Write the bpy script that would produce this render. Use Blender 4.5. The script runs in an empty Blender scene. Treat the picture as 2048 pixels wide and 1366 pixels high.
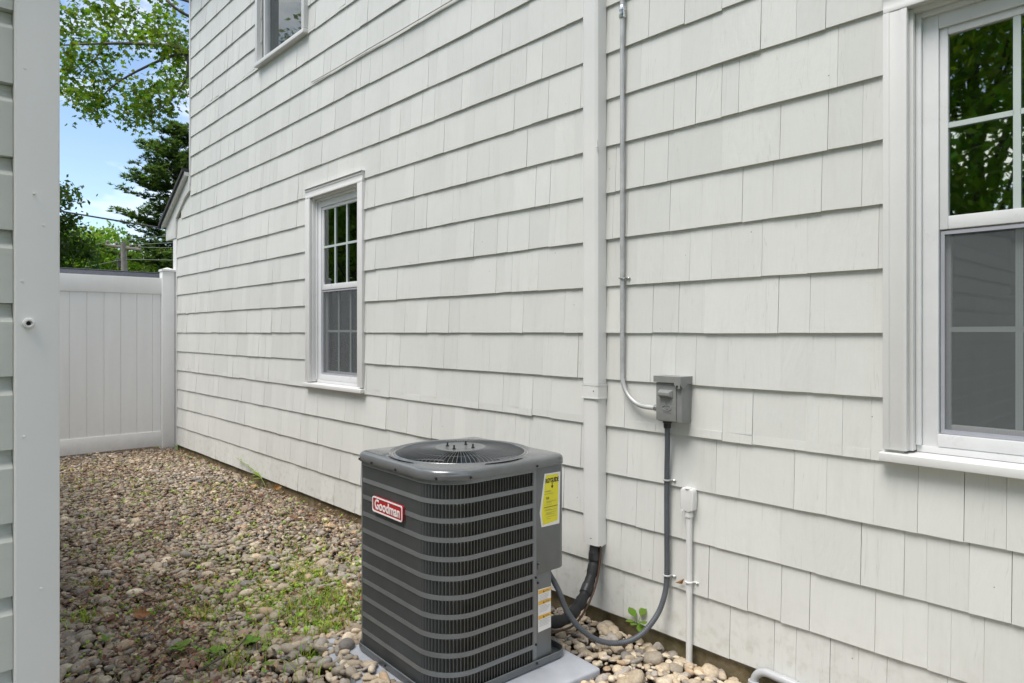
import bpy, bmesh, math, random
import numpy as np
from mathutils import Vector, Matrix
R = math.radians
PI = math.pi
random.seed(7)
rng = np.random.default_rng(7)
SC = bpy.context.scene
COL = SC.collection

# ------------------------------------------------------------------ camera, world, sun, exposure
CAM_Y, CAM_Z = -2.679, 1.471
cd = bpy.data.cameras.new('camera')
cd.sensor_width = 36.0
cd.lens = 23.77
cd.shift_y = -18 / 2048
cd.clip_start = 0.05
cd.clip_end = 600
cam = bpy.data.objects.new('camera', cd)
COL.objects.link(cam)
cam.location = (0, CAM_Y, CAM_Z)
cam.rotation_euler = (R(90), 0, R(90 - 42.664))
SC.camera = cam

SUN_EL, SUN_AZ = R(63), R(180)        # azimuth as a compass angle from +y, clockwise
world = bpy.data.worlds.new('World')
SC.world = world
world.use_nodes = True
wn = world.node_tree
wn.nodes.clear()
def W(t, **k):
    n = wn.nodes.new(t)
    for a, v in k.items(): setattr(n, a, v)
    return n
w_out = W('ShaderNodeOutputWorld')
w_bg = W('ShaderNodeBackground')
w_bg.inputs['Strength'].default_value = 0.145
w_sky = W('ShaderNodeTexSky', sky_type='NISHITA', sun_disc=False, sun_elevation=SUN_EL, sun_rotation=SUN_AZ)
w_sky.air_density = 1.0
w_sky.dust_density = 0.6
w_tc = W('ShaderNodeTexCoord')
w_map = W('ShaderNodeMapping')
w_map.inputs['Scale'].default_value = (1, 1, 2.6)
w_map.inputs['Location'].default_value = (0.35, 0.1, 0.2)
w_no = W('ShaderNodeTexNoise')
w_no.inputs['Scale'].default_value = 2.1
w_no.inputs['Detail'].default_value = 7
w_no.inputs['Roughness'].default_value = 0.55
w_rp = W('ShaderNodeValToRGB')
w_rp.color_ramp.elements[0].position = 0.47
w_rp.color_ramp.elements[1].position = 0.66
w_mix = W('ShaderNodeMix', data_type='RGBA')
w_mix.inputs[7].default_value = (9.8, 9.45, 8.9, 1)
L = wn.links.new
L(w_tc.outputs['Generated'], w_map.inputs['Vector'])
L(w_map.outputs[0], w_no.inputs['Vector'])
L(w_no.outputs['Fac'], w_rp.inputs[0])
L(w_rp.outputs[0], w_mix.inputs[0])
L(w_sky.outputs[0], w_mix.inputs[6])
L(w_mix.outputs[2], w_bg.inputs[0])
L(w_bg.outputs[0], w_out.inputs[0])

sl = bpy.data.lights.new('sun', 'SUN')
sl.energy = 2.35
sl.angle = R(30)
sl.color = (1.0, 0.955, 0.89)
sun = bpy.data.objects.new('sun', sl)
COL.objects.link(sun)
sun_dir = Vector((math.sin(SUN_AZ) * math.cos(SUN_EL), math.cos(SUN_AZ) * math.cos(SUN_EL), math.sin(SUN_EL)))
sun.rotation_euler = (-sun_dir).to_track_quat('-Z', 'Y').to_euler()
sun.location = (-4, -8, 14)
SC.view_settings.view_transform = 'Standard'
SC.view_settings.look = 'None'
SC.view_settings.exposure = 0.63
SC.view_settings.gamma = 1.0
SC.view_settings.use_curve_mapping = False
SC.cycles.max_bounces = 8
SC.cycles.transparent_max_bounces = 12

# ------------------------------------------------------------------ materials
class Mat:
    def __init__(s, name, color=(.5, .5, .5), rough=.6, metal=0., spec=.5, coat=0.):
        s.m = bpy.data.materials.new(name)
        s.m.use_nodes = True
        s.t = s.m.node_tree
        s.b = s.t.nodes['Principled BSDF']
        s.b.inputs['Base Color'].default_value = (*color, 1)
        s.b.inputs['Roughness'].default_value = rough
        s.b.inputs['Metallic'].default_value = metal
        s.b.inputs['Specular IOR Level'].default_value = spec
        s.b.inputs['Coat Weight'].default_value = coat
        s.color = color
    def n(s, t, **k):
        n = s.t.nodes.new(t)
        for a, v in k.items():
            if isinstance(a, str) and a.startswith('i_'): n.inputs[a[2:].replace('_', ' ')].default_value = v
            else: setattr(n, a, v)
        return n
    def l(s, a, b): s.t.links.new(a, b)
    def pos(s, scale=(1, 1, 1), obj=False):
        if obj: o = s.n('ShaderNodeTexCoord').outputs['Object']
        else: o = s.n('ShaderNodeNewGeometry').outputs['Position']
        mp = s.n('ShaderNodeMapping')
        mp.inputs['Scale'].default_value = scale
        s.l(o, mp.inputs['Vector'])
        return mp.outputs[0]
    def noise(s, vec, scale=5, detail=4, rough=.55):
        n = s.n('ShaderNodeTexNoise', i_Scale=scale, i_Detail=detail, i_Roughness=rough)
        if vec is not None: s.l(vec, n.inputs['Vector'])
        return n.outputs['Fac']
    def ramp(s, fac, stops):
        r = s.n('ShaderNodeValToRGB')
        e = r.color_ramp.elements
        while len(e) < len(stops): e.new(.5)
        for q, (p, c) in zip(e, stops):
            q.position = p
            q.color = (*c, 1) if len(c) == 3 else c
        s.l(fac, r.inputs[0])
        return r.outputs[0]
    def mixc(s, fac, a, b, mode='MIX'):
        m = s.n('ShaderNodeMix', data_type='RGBA', blend_type=mode)
        for i, v in ((0, fac), (6, a), (7, b)):
            if isinstance(v, (int, float)): m.inputs[i].default_value = v
            elif isinstance(v, tuple): m.inputs[i].default_value = (*v, 1)
            else: s.l(v, m.inputs[i])
        return m.outputs[2]
    def math(s, op, a, b=0.):
        m = s.n('ShaderNodeMath', operation=op)
        for i, v in ((0, a), (1, b)):
            if isinstance(v, (int, float)): m.inputs[i].default_value = v
            else: s.l(v, m.inputs[i])
        return m.outputs[0]
    def base(s, c): s.l(c, s.b.inputs['Base Color'])
    def rough(s, c): s.l(c, s.b.inputs['Roughness'])
    def bump(s, h, strength=.3, dist=.002):
        b = s.n('ShaderNodeBump', i_Strength=strength, i_Distance=dist)
        s.l(h, b.inputs['Height'])
        s.l(b.outputs[0], s.b.inputs['Normal'])

def simple(name, color, rough=.6, metal=0., var=.08, scale=8., bump=0., bscale=60., spec=.5, coat=0., obj=False):
    m = Mat(name, color, rough, metal, spec, coat)
    p = m.pos(obj=obj)
    f = m.noise(p, scale, 5)
    lo = tuple(c * (1 - var) for c in color); hi = tuple(min(1, c * (1 + var)) for c in color)
    m.base(m.ramp(f, [(.3, lo), (.7, hi)]))
    m.rough(m.math('ADD', m.math('MULTIPLY', f, .16), rough - .08))
    if bump: m.bump(m.noise(p, bscale, 4), bump, .0015)
    return m.m

# painted cedar shingle: grain runs down each shingle and differs from one to the next
def shingle_mat():
    m = Mat('painted_shingle', (.6, .6, .57), .5, 0, .35)
    at = m.n('ShaderNodeAttribute', attribute_name='rnd')
    r = at.outputs['Fac']
    ps = m.n('ShaderNodeNewGeometry').outputs['Position']
    sp = m.n('ShaderNodeSeparateXYZ'); m.l(ps, sp.inputs[0])
    x, z = sp.outputs[0], sp.outputs[2]
    tilt = m.math('MULTIPLY', m.math('SUBTRACT', m.math('FRACT', m.math('MULTIPLY', r, 7.31)), .55), .5)
    u = m.math('ADD', x, m.math('MULTIPLY', z, tilt))
    cv = m.n('ShaderNodeCombineXYZ')
    m.l(m.math('MULTIPLY', u, 1.), cv.inputs[0]); m.l(m.math('MULTIPLY', r, 43.), cv.inputs[1]); m.l(m.math('MULTIPLY', z, .09), cv.inputs[2])
    fine = m.noise(cv.outputs[0], 130, 3, .6)
    cw = m.n('ShaderNodeCombineXYZ')
    m.l(u, cw.inputs[0]); m.l(m.math('MULTIPLY', r, 43.), cw.inputs[1]); m.l(m.math('MULTIPLY', z, .16), cw.inputs[2])
    comb = m.noise(cw.outputs[0], 58, 2, .5)
    amp = m.math('MULTIPLY', m.math('GREATER_THAN', m.math('FRACT', m.math('MULTIPLY', r, 3.77)), .45), 1.)
    amp = m.math('MULTIPLY', amp, m.math('FRACT', m.math('MULTIPLY', r, 13.7)))
    blot = m.noise(ps, 26, 4, .6)
    h = m.math('ADD', m.math('MULTIPLY', fine, .5), m.math('MULTIPLY', m.math('MULTIPLY', comb, amp), 1.5))
    h = m.math('ADD', h, m.math('MULTIPLY', blot, .5))
    m.bump(h, .55, .0028)
    # thin cracks along the grain that the paint has not filled
    cr = m.n('ShaderNodeCombineXYZ')
    m.l(x, cr.inputs[0]); m.l(m.math('MULTIPLY', r, 91.), cr.inputs[1]); m.l(m.math('MULTIPLY', z, .03), cr.inputs[2])
    crk = m.ramp(m.noise(cr.outputs[0], 34, 2, .5), [(.493, (0, 0, 0)), (.5, (1, 1, 1)), (.507, (0, 0, 0))])
    crk = m.math('MULTIPLY', crk, m.math('GREATER_THAN', m.noise(cr.outputs[0], 7, 1), .5))
    tone = m.math('ADD', .965, m.math('MULTIPLY', m.math('FRACT', m.math('MULTIPLY', r, 5.13)), .085))
    tone = m.math('MULTIPLY', tone, m.math('ADD', .94, m.math('MULTIPLY', m.noise(ps, 1.3, 6, .65), .12)))
    tone = m.math('MULTIPLY', tone, m.math('ADD', .97, m.math('MULTIPLY', fine, .06)))
    c = m.mixc(1., (.635, .637, .608), tone, 'MULTIPLY')
    c = m.mixc(m.math('MULTIPLY', crk, .28), c, (.36, .36, .33))
    # scattered nail heads and specks
    vo = m.n('ShaderNodeTexVoronoi', i_Scale=13.)
    m.l(ps, vo.inputs['Vector'])
    sep = m.n('ShaderNodeSeparateColor'); m.l(vo.outputs['Color'], sep.inputs[0])
    spk = m.math('MULTIPLY', m.math('LESS_THAN', vo.outputs['Distance'], .036), m.math('GREATER_THAN', sep.outputs[0], .5))
    c = m.mixc(m.math('MULTIPLY', spk, .7), c, (.12, .10, .08))
    # faint run-off streaks
    sv = m.n('ShaderNodeCombineXYZ'); m.l(x, sv.inputs[0]); m.l(m.math('MULTIPLY', z, .10), sv.inputs[2])
    run = m.ramp(m.noise(sv.outputs[0], 16, 5, .65), [(.54, (0, 0, 0)), (.75, (1, 1, 1))])
    c = m.mixc(m.math('MULTIPLY', run, .16), c, (.40, .39, .34))
    # splash dirt low on the wall
    low = m.n('ShaderNodeMapRange', clamp=True); m.l(z, low.inputs[0])
    low.inputs[1].default_value = .42; low.inputs[2].default_value = .05; low.inputs[3].default_value = 0; low.inputs[4].default_value = .45
    d = m.math('MULTIPLY', low.outputs[0], m.ramp(m.noise(ps, 22, 5), [(.5, (0, 0, 0)), (.72, (1, 1, 1))]))
    c = m.mixc(d, c, (.34, .31, .25))
    m.base(c)
    m.rough(m.math('ADD', .42, m.math('MULTIPLY', blot, .2)))
    return m.m
M_SH = shingle_mat()

def trim_mat(name, c, var=.05, wear=.5):
    m = Mat(name, c, .42, 0, .4)
    p = m.pos((1, 1, .25)); q = m.pos()
    f = m.noise(p, 26, 4); g = m.noise(q, 6, 5)
    col = m.ramp(g, [(.3, tuple(x * (1 - var) for x in c)), (.7, c)])
    ch = m.ramp(m.noise(q, 48, 6, .7), [(.66, (0, 0, 0)), (.74, (1, 1, 1))])
    m.base(m.mixc(m.math('MULTIPLY', ch, .22 * wear), col, (.42, .40, .35)))
    m.bump(m.math('ADD', f, m.math('MULTIPLY', m.noise(q, 70, 3), .6)), .35 * wear, .0018)
    return m.m
M_TRIM = trim_mat('painted_trim', (.69, .685, .67), .04, 1.)
M_VINYL = simple('white_vinyl', (.74, .735, .72), .32, 0, .03, 5)
M_MUNT = simple('grille_bar', (.50, .56, .54), .35, 0, .03, 12)
def fencemat():
    m = Mat('weathered_vinyl', (.77, .765, .75), .34)
    q = m.pos(); st = m.pos((1, 1, .12))
    z = m.n('ShaderNodeSeparateXYZ'); m.l(q, z.inputs[0])
    lw = m.n('ShaderNodeMapRange', clamp=True); m.l(z.outputs[2], lw.inputs[0])
    for i_, v in ((1, .5), (2, .02), (3, .03), (4, .22)): lw.inputs[i_].default_value = v
    f = m.math('MULTIPLY', lw.outputs[0], m.ramp(m.noise(q, 14, 6, .7), [(.42, (0, 0, 0)), (.72, (1, 1, 1))]))
    c = m.ramp(m.noise(st, 9, 5), [(.3, (.745, .74, .725)), (.7, (.785, .78, .765))])
    m.base(m.mixc(f, c, (.36, .36, .28)))
    return m.m
M_FENCE = fencemat()
M_SASH = simple('vinyl_sash', (.70, .705, .71), .3, 0, .03, 12)
M_CORNER = trim_mat('garage_corner_paint', (.77, .755, .735), .03, .6)
def lap_mat():
    m = Mat('garage_lap_paint', (.55, .57, .52), .5, 0, .35)
    q = m.pos((1, 1, 1)); p = m.pos((.2, .2, 3))
    f = m.noise(p, 36, 4)
    m.base(m.ramp(m.noise(q, 9, 5), [(.3, (.57, .57, .52)), (.7, (.62, .62, .57))]))
    m.bump(f, .3, .0015)
    return m.m
M_LAP = lap_mat()
M_PVC = simple('white_pvc_cover', (.71, .705, .685), .34, 0, .03, 4)
M_GALV = simple('galvanised_tube', (.46, .465, .46), .45, .25, .15, 14)
M_ZINC = simple('bright_zinc', (.62, .62, .60), .25, .95, .2, 60)
M_BOXG = simple('grey_enamel', (.225, .23, .222), .45, 0, .07, 20, .15, 90)
M_WHIP = simple('grey_flex_conduit', (.085, .093, .105), .42, 0, .12, 18)
M_BLK = simple('black_foam', (.016, .016, .017), .6, 0, .3, 30, .5, 40)
M_BLKP = simple('black_plastic', (.02, .02, .021), .4, 0, .2, 30)
M_DARK = simple('dark_void', (.012, .012, .013), .8, 0, .2, 10)
def acmat(name, c, rough, dirt=.55):
    m = Mat(name, c, rough, .25, .5, .3)
    m.b.inputs['Coat Roughness'].default_value = .12
    q = m.pos()
    g = m.noise(q, 7, 6, .62); s = m.noise(q, 240, 2)
    m.base(m.mixc(m.ramp(m.noise(q, 17, 6, .7), [(.56, (0, 0, 0)), (.78, (dirt, dirt, dirt))]), m.ramp(g, [(.3, tuple(x * .86 for x in c)), (.72, tuple(x * 1.1 for x in c))]), (.13, .125, .105)))
    m.rough(m.math('ADD', rough - .07, m.math('MULTIPLY', g, .2)))
    m.bump(s, .05, .0006)
    return m.m
M_AC = acmat('dark_grey_steel', (.14, .15, .154), .36, .4)
M_ACT = acmat('grey_steel_lid', (.165, .172, .178), .16, .25)
M_ACL = acmat('louver_steel', (.19, .202, .21), .4, .3)
M_SLAT = acmat('shaded_dusty_slat_steel', (.122, .129, .129), .46)  # same paint as the bands, darkened for shade and dust between slats
def coilmat():
    m = Mat('condenser_fins', (.03, .027, .022), .6, .2)
    q = m.pos((1, 1, 1))
    sp = m.n('ShaderNodeSeparateXYZ'); m.l(q, sp.inputs[0])
    w = m.math('SINE', m.math('MULTIPLY', sp.outputs[2], 950.))
    g = m.noise(q, 12, 5)
    c = m.ramp(g, [(.3, (.05, .044, .035)), (.7, (.13, .11, .08))])
    m.base(m.mixc(m.math('MULTIPLY', m.math('ADD', w, 1.), .28), c, (.16, .14, .10)))
    return m.m
M_COIL = coilmat()
M_RED = simple('badge_red', (.38, .012, .018), .3, 0, .06, 20)
M_WHITE = simple('white_print', (.78, .77, .76), .4, 0, .02, 20)
M_YEL = simple('yellow_paper', (.80, .72, .03), .5, 0, .06, 14)
M_ORG = simple('orange_print', (.75, .42, .05), .5, 0, .04, 20)
M_INK = simple('black_ink', (.018, .018, .018), .5, 0, .1, 20)
M_INKG = simple('grey_ink', (.30, .29, .14), .5, 0, .1, 20)
M_INKW = simple('faded_ink', (.42, .42, .42), .5, 0, .1, 20)
M_PAD = simple('equipment_pad', (.40, .42, .46), .5, 0, .1, 9, .15, 50)
def foundmat():
    m = Mat('mossy_concrete', (.16, .13, .09), .9)
    q = m.pos()
    g = m.noise(q, 9, 6, .65)
    c = m.ramp(g, [(.28, (.05, .038, .02)), (.5, (.19, .15, .08)), (.75, (.34, .28, .19))])
    c = m.mixc(m.ramp(m.noise(q, 4, 4), [(.5, (0, 0, 0)), (.7, (.5, .5, .5))]), c, (.10, .11, .03))
    m.base(c); m.bump(m.noise(q, 60, 5), .6, .006)
    return m.m
M_FOUND = foundmat()
def soilmat():
    m = Mat('leaf_mould_soil', (.06, .045, .03), .95)
    q = m.pos()
    m.base(m.ramp(m.noise(q, 30, 6, .7), [(.3, (.02, .014, .009)), (.55, (.06, .04, .024)), (.75, (.13, .09, .055))]))
    m.bump(m.noise(q, 70, 5), .8, .01)
    return m.m
M_SOIL = soilmat()
def grassmat():
    m = Mat('far_lawn', (.06, .10, .03), .9)
    q = m.pos()
    m.base(m.ramp(m.noise(q, 3, 8, .7), [(.3, (.03, .06, .012)), (.7, (.09, .14, .03))]))
    return m.m
M_LAWN = grassmat()
def stonemat():
    m = Mat('river_stone', (.3, .27, .22), .62, 0, .35)
    a = m.n('ShaderNodeAttribute', attribute_name='tint').outputs['Color']
    q = m.pos()
    g = m.noise(q, 90, 5, .65)
    m.base(m.mixc(1., a, m.ramp(g, [(.3, (.72, .72, .72)), (.7, (1.18, 1.16, 1.12))]), 'MULTIPLY'))
    m.bump(m.noise(q, 220, 4), .2, .001)
    return m.m
M_STONE = stonemat()
def leafmat(name, sat=1., trans=.35):
    m = Mat(name, (.08, .16, .02), .5, 0, .3)
    a = m.n('ShaderNodeAttribute', attribute_name='tint').outputs['Color']
    m.base(a)
    t = m.n('ShaderNodeBsdfTranslucent')
    m.l(m.mixc(1., a, (1.25 * sat, 1.2, .55), 'MULTIPLY'), t.inputs[0])
    mx = m.n('ShaderNodeMixShader'); mx.inputs[0].default_value = trans
    m.l(m.b.outputs[0], mx.inputs[1]); m.l(t.outputs[0], mx.inputs[2])
    m.l(mx.outputs[0], m.t.nodes['Material Output'].inputs[0])
    return m.m
M_LEAF = leafmat('tree_leaf', 1., .5)
M_WEED = leafmat('weed_leaf', 1., .4)
M_DRY = leafmat('dry_leaf', 1., .12)
M_BARK = simple('bark', (.10, .085, .07), .9, 0, .35, 20, .6, 40)
M_POLE = simple('weathered_pole', (.26, .235, .21), .9, 0, .2, 6)
M_WIRE = simple('wire_black', (.02, .02, .02), .5, 0, .1, 10)
M_WIREL = simple('wire_grey', (.22, .24, .21), .5, 0, .1, 10)
def roofmat(name, c):
    m = Mat(name, c, .9)
    q = m.pos()
    m.base(m.ramp(m.noise(q, 9, 7, .75), [(.3, tuple(x * .65 for x in c)), (.7, tuple(x * 1.3 for x in c))]))
    m.bump(m.noise(q, 80, 4), .5, .004)
    return m.m
M_ROOF = roofmat('grey_roof_shingle', (.15, .155, .175))
M_ROOFD = roofmat('dark_roof_shingle', (.05, .05, .055))
M_CURT = simple('curtain_cloth', (.72, .72, .70), .9, 0, .06, 10)
M_CURTW = simple('pale_blind', (.85, .85, .88), .9, 0, .04, 6)
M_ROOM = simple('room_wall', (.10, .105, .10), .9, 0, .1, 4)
def glassmat():
    m = Mat('window_glass')
    t = m.t; t.nodes.remove(m.b)
    tr = m.n('ShaderNodeBsdfTransparent'); tr.inputs[0].default_value = (.80, .86, .83, 1)
    gl = m.n('ShaderNodeBsdfGlossy', i_Roughness=.015); gl.inputs[0].default_value = (.95, 1, .97, 1)
    fr = m.n('ShaderNodeFresnel', i_IOR=2.9)
    mx = m.n('ShaderNodeMixShader')
    m.l(fr.outputs[0], mx.inputs[0]); m.l(tr.outputs[0], mx.inputs[1]); m.l(gl.outputs[0], mx.inputs[2])
    m.l(mx.outputs[0], t.nodes['Material Output'].inputs[0])
    return m.m
M_GLASS = glassmat()
def screenmat(op=.50):
    m = Mat('insect_screen', (.12, .128, .135), .6)
    q = m.pos()
    tr = m.n('ShaderNodeBsdfTransparent')
    mx = m.n('ShaderNodeMixShader')
    sp = m.n('ShaderNodeSeparateXYZ'); m.l(q, sp.inputs[0])
    w = m.math('MULTIPLY', m.math('ADD', m.math('SINE', m.math('MULTIPLY', sp.outputs[0], 1500.)), m.math('SINE', m.math('MULTIPLY', sp.outputs[2], 1500.))), .06)
    m.l(m.math('ADD', op, w), mx.inputs[0])
    m.l(tr.outputs[0], mx.inputs[1]); m.l(m.b.outputs[0], mx.inputs[2])
    m.l(mx.outputs[0], m.t.nodes['Material Output'].inputs[0])
    return m.m
M_SCREEN = screenmat()

# ------------------------------------------------------------------ helpers
def wmat(o):
    mt = o.matrix_basis.copy()
    while o.parent:
        o = o.parent
        mt = o.matrix_basis @ mt
    return mt

class MB:
    def __init__(s): s.v = []; s.f = []
    def add(s, vs, fs):
        b = len(s.v)
        s.v += [tuple(p) for p in vs]
        s.f += [tuple(b + i for i in q) for q in fs]
        return s
    def box(s, lo, hi):
        (a, b, c), (d, e, f) = lo, hi
        return s.add([(a, b, c), (d, b, c), (d, e, c), (a, e, c), (a, b, f), (d, b, f), (d, e, f), (a, e, f)],
                     [(0, 3, 2, 1), (4, 5, 6, 7), (0, 1, 5, 4), (1, 2, 6, 5), (2, 3, 7, 6), (3, 0, 4, 7)])
    def prism(s, poly, axis, a, b):      # poly in the two other axes (in order), extruded along axis
        def pt(u, v, w): return ((w, u, v), (u, w, v), (u, v, w))[axis]
        n = len(poly)
        return s.add([pt(u, v, a) for u, v in poly] + [pt(u, v, b) for u, v in poly],
                     [tuple(range(n))[::-1], tuple(range(n, 2 * n))] + [(i, (i + 1) % n, n + (i + 1) % n, n + i) for i in range(n)])
    def tube(s, path, r, n=10, cap=True, rmod=None):
        P = [Vector(p) for p in path]
        up = None; rings = []
        for i, p in enumerate(P):
            t = (P[min(i + 1, len(P) - 1)] - P[max(i - 1, 0)]).normalized()
            if up is None:
                up = Vector((0, 0, 1)) if abs(t.z) < .9 else Vector((1, 0, 0))
            u = (up - t * up.dot(t)).normalized(); w = t.cross(u); up = u
            rr = r[i] if isinstance(r, (list, tuple)) else r
            rings.append([p + (u * math.cos(2 * PI * k / n) + w * math.sin(2 * PI * k / n)) * rr for k in range(n)])
        vs = [q for ring in rings for q in ring]; fs = []
        for i in range(len(P) - 1):
            for k in range(n):
                fs.append((i * n + k, i * n + (k + 1) % n, (i + 1) * n + (k + 1) % n, (i + 1) * n + k))
        if cap: fs += [tuple(range(n))[::-1], tuple((len(P) - 1) * n + k for k in range(n))]
        return s.add(vs, fs)
    def lathe(s, prof, c, axis=2, n=20):     # prof: (radius, height) along axis
        vs = []; fs = []
        for r_, h in prof:
            for k in range(n):
                a = 2 * PI * k / n
                u, v = r_ * math.cos(a), r_ * math.sin(a)
                d = ((h, u, v), (v, h, u), (u, v, h))[axis]
                vs.append((c[0] + d[0], c[1] + d[1], c[2] + d[2]))
        m = len(prof)
        for i in range(m - 1):
            for k in range(n):
                fs.append((i * n + k, i * n + (k + 1) % n, (i + 1) * n + (k + 1) % n, (i + 1) * n + k))
        fs += [tuple(range(n))[::-1], tuple((m - 1) * n + k for k in range(n))]
        return s.add(vs, fs)
    def build(s, name, mat, parent=None, smooth=0, bevel=0., local=False, seg=2):
        vs = s.v
        if parent is not None and not local:
            inv = wmat(parent).inverted()
            vs = [inv @ Vector(p) for p in vs]
        me = bpy.data.meshes.new(name)
        me.from_pydata([tuple(p) for p in vs], [], s.f)
        if bevel:
            bm = bmesh.new(); bm.from_mesh(me)
            bmesh.ops.recalc_face_normals(bm, faces=bm.faces)
            ed = [e for e in bm.edges if len(e.link_faces) == 2 and e.calc_face_angle() > R(35)]
            bmesh.ops.bevel(bm, geom=ed, offset=bevel, segments=seg, affect='EDGES', profile=.6, clamp_overlap=True)
            bm.to_mesh(me); bm.free()
            smooth = smooth or 40
        if smooth:
            me.polygons.foreach_set('use_smooth', [True] * len(me.polygons))
            me.set_sharp_from_angle(angle=R(smooth))
        me.materials.append(mat)
        return link(name, me, parent)

def link(name, me, parent=None):
    o = bpy.data.objects.new(name, me)
    COL.objects.link(o)
    if parent is not None: o.parent = parent
    return o
def tag(o, label, cat, group=None):
    o['label'] = label; o['category'] = cat
    if group: o['group'] = group
    return o
def empty(name, loc, label, cat, group=None, rz=0):
    o = bpy.data.objects.new(name, None)
    COL.objects.link(o)
    o.location = loc; o.rotation_euler = (0, 0, rz); o.empty_display_size = .1
    return tag(o, label, cat, group)
def kind(o, k): o['kind'] = k; return o
def npmesh(name, V, F, mat, smooth=False, tint=None, loops=None):
    """V (n,3); F (m,k) faces of k corners; tint (n,3) per-vertex base colour"""
    V = np.asarray(V, np.float32); F = np.asarray(F, np.int32)
    me = bpy.data.meshes.new(name)
    m, k = F.shape
    me.vertices.add(len(V)); me.vertices.foreach_set('co', V.ravel())
    me.loops.add(m * k); me.loops.foreach_set('vertex_index', F.ravel())
    me.polygons.add(m); me.polygons.foreach_set('loop_start', np.arange(0, m * k, k, dtype=np.int32))
    me.update(calc_edges=True)
    if smooth: me.polygons.foreach_set('use_smooth', [True] * m)
    if tint is not None:
        a = me.attributes.new('tint', 'FLOAT_COLOR', 'POINT')
        a.data.foreach_set('color', np.concatenate([tint, np.ones((len(tint), 1))], 1).astype(np.float32).ravel())
    me.materials.append(mat)
    return me
def text_mesh(body, size, extr=.0006, bold=0.):
    c = bpy.data.curves.new('lettering', 'FONT')
    c.body = body; c.size = size; c.extrude = extr; c.offset = bold
    c.align_x = 'CENTER'; c.align_y = 'CENTER'; c.resolution_u = 4
    o = bpy.data.objects.new('lettering', c); COL.objects.link(o)
    dg = bpy.context.evaluated_depsgraph_get(); dg.update()
    me = bpy.data.meshes.new_from_object(o.evaluated_get(dg))
    bpy.data.objects.remove(o); bpy.data.curves.remove(c)
    return me
def smoothpath(pts, n=8):
    P = [Vector(p) for p in pts]; out = []
    for i in range(len(P) - 1):
        a = P[max(i - 1, 0)]; b = P[i]; c = P[i + 1]; d = P[min(i + 2, len(P) - 1)]
        for k in range(n):
            t = k / n
            out.append(.5 * ((2 * b) + (c - a) * t + (2 * a - 5 * b + 4 * c - d) * t * t + (3 * b - a - 3 * c + d) * t ** 3))
    out.append(P[-1])
    return out

# ------------------------------------------------------------------ ground
g = MB().add([(-250, -250, -.09), (250, -250, -.09), (250, 250, -.09), (-250, 250, -.09)], [(0, 1, 2, 3)]).build('ground', M_LAWN)
kind(g, 'structure')
BX0, BX1, BY0, BY1 = -9.7, 1.6, -4.6, .02
def gz(x, y): return .006 * np.sin(x * 2.3 + y) + .006 * np.sin(y * 3.1 - x * 1.1) + .004 * np.sin(5 * x) + .012 * np.clip((-x - 5) / 4, 0, 1)
xs = np.linspace(BX0, BX1, 200); ys = np.linspace(BY0, BY1, 90)
X, Y = np.meshgrid(xs, ys)
Z = gz(X, Y) - .022 - .034 * np.clip(1 + Y / .3, 0, 1)
V = np.stack([X, Y, Z], -1).reshape(-1, 3)
i = np.arange(89)[:, None] * 200 + np.arange(199)[None]
F = np.stack([i, i + 1, i + 201, i + 200], -1).reshape(-1, 4)
bed = kind(link('gravel_bed', npmesh('gravel_bed', V, F, M_SOIL, True)), 'structure')

# ------------------------------------------------------------------ house
E_ = .235
house = empty('house', (-4, 0, 0), 'grey white shingled house wall with white trimmed windows, filling the right of the picture', 'house')
WALL_L, WALL_L2, WALL_R, WALL_T = -8.6, -9.18, 3.2, 6.1
WIN = [(-5.51, -4.553, 1.02, 2.70), (-.89, .067, 1.02, 2.70), (-6.56, -5.50, 4.06, 5.55)]   # outer casing left, right, bottom, top
HOLE = [(a + .06, b - .06, c + .02, d - .06) for a, b, c, d in WIN]

def rects_minus(x0, x1, z0, z1, holes):
    xs_ = sorted({x0, x1, *[h for q in holes for h in q[:2] if x0 < h < x1]})
    zs_ = sorted({z0, z1, *[h for q in holes for h in q[2:] if z0 < h < z1]})
    for a, b in zip(xs_, xs_[1:]):
        for c, d in zip(zs_, zs_[1:]):
            m_ = ((a + b) / 2, (c + d) / 2)
            if not any(q[0] < m_[0] < q[1] and q[2] < m_[1] < q[3] for q in holes): yield a, b, c, d
mb = MB()
for a, b, c, d in rects_minus(WALL_L, WALL_R, .05, WALL_T, HOLE): mb.box((a, .002, c), (b, .12, d))
mb.box((WALL_L2, .002, .05), (WALL_L - .001, .12, 2.95))
mb.prism([(WALL_L - .001, 2.951), (WALL_L - .001, 3.3), (WALL_L2, 2.951)], 1, .002, .12)
mb.build('wall', simple('sheathing', (.18, .17, .15), .9), house)
MB().box((WALL_L2 + .01, .014, -.4), (WALL_R, .3, .075)).build('foundation', M_FOUND, house)
# the rest of the house: side and back walls, roof
mb = MB()
mb.box((WALL_L, .121, .05), (WALL_L + .12, 8, WALL_T)); mb.box((WALL_R - .12, .121, .05), (WALL_R, 8, WALL_T)); mb.box((WALL_L, 8, .05), (WALL_R, 8.12, WALL_T))
mb.box((WALL_L2, .121, .05), (WALL_L2 + .1, 7, 2.75))
mb.build('rear_wall', M_LAP, house)
MB().prism([(-.4, WALL_T + .002), (8.5, WALL_T + .002), (8.5, WALL_T + .1), (4.05, 8.4), (-.4, WALL_T + .1)], 0, WALL_L - .3, WALL_R + .3).build('roof', M_ROOFD, house)

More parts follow.
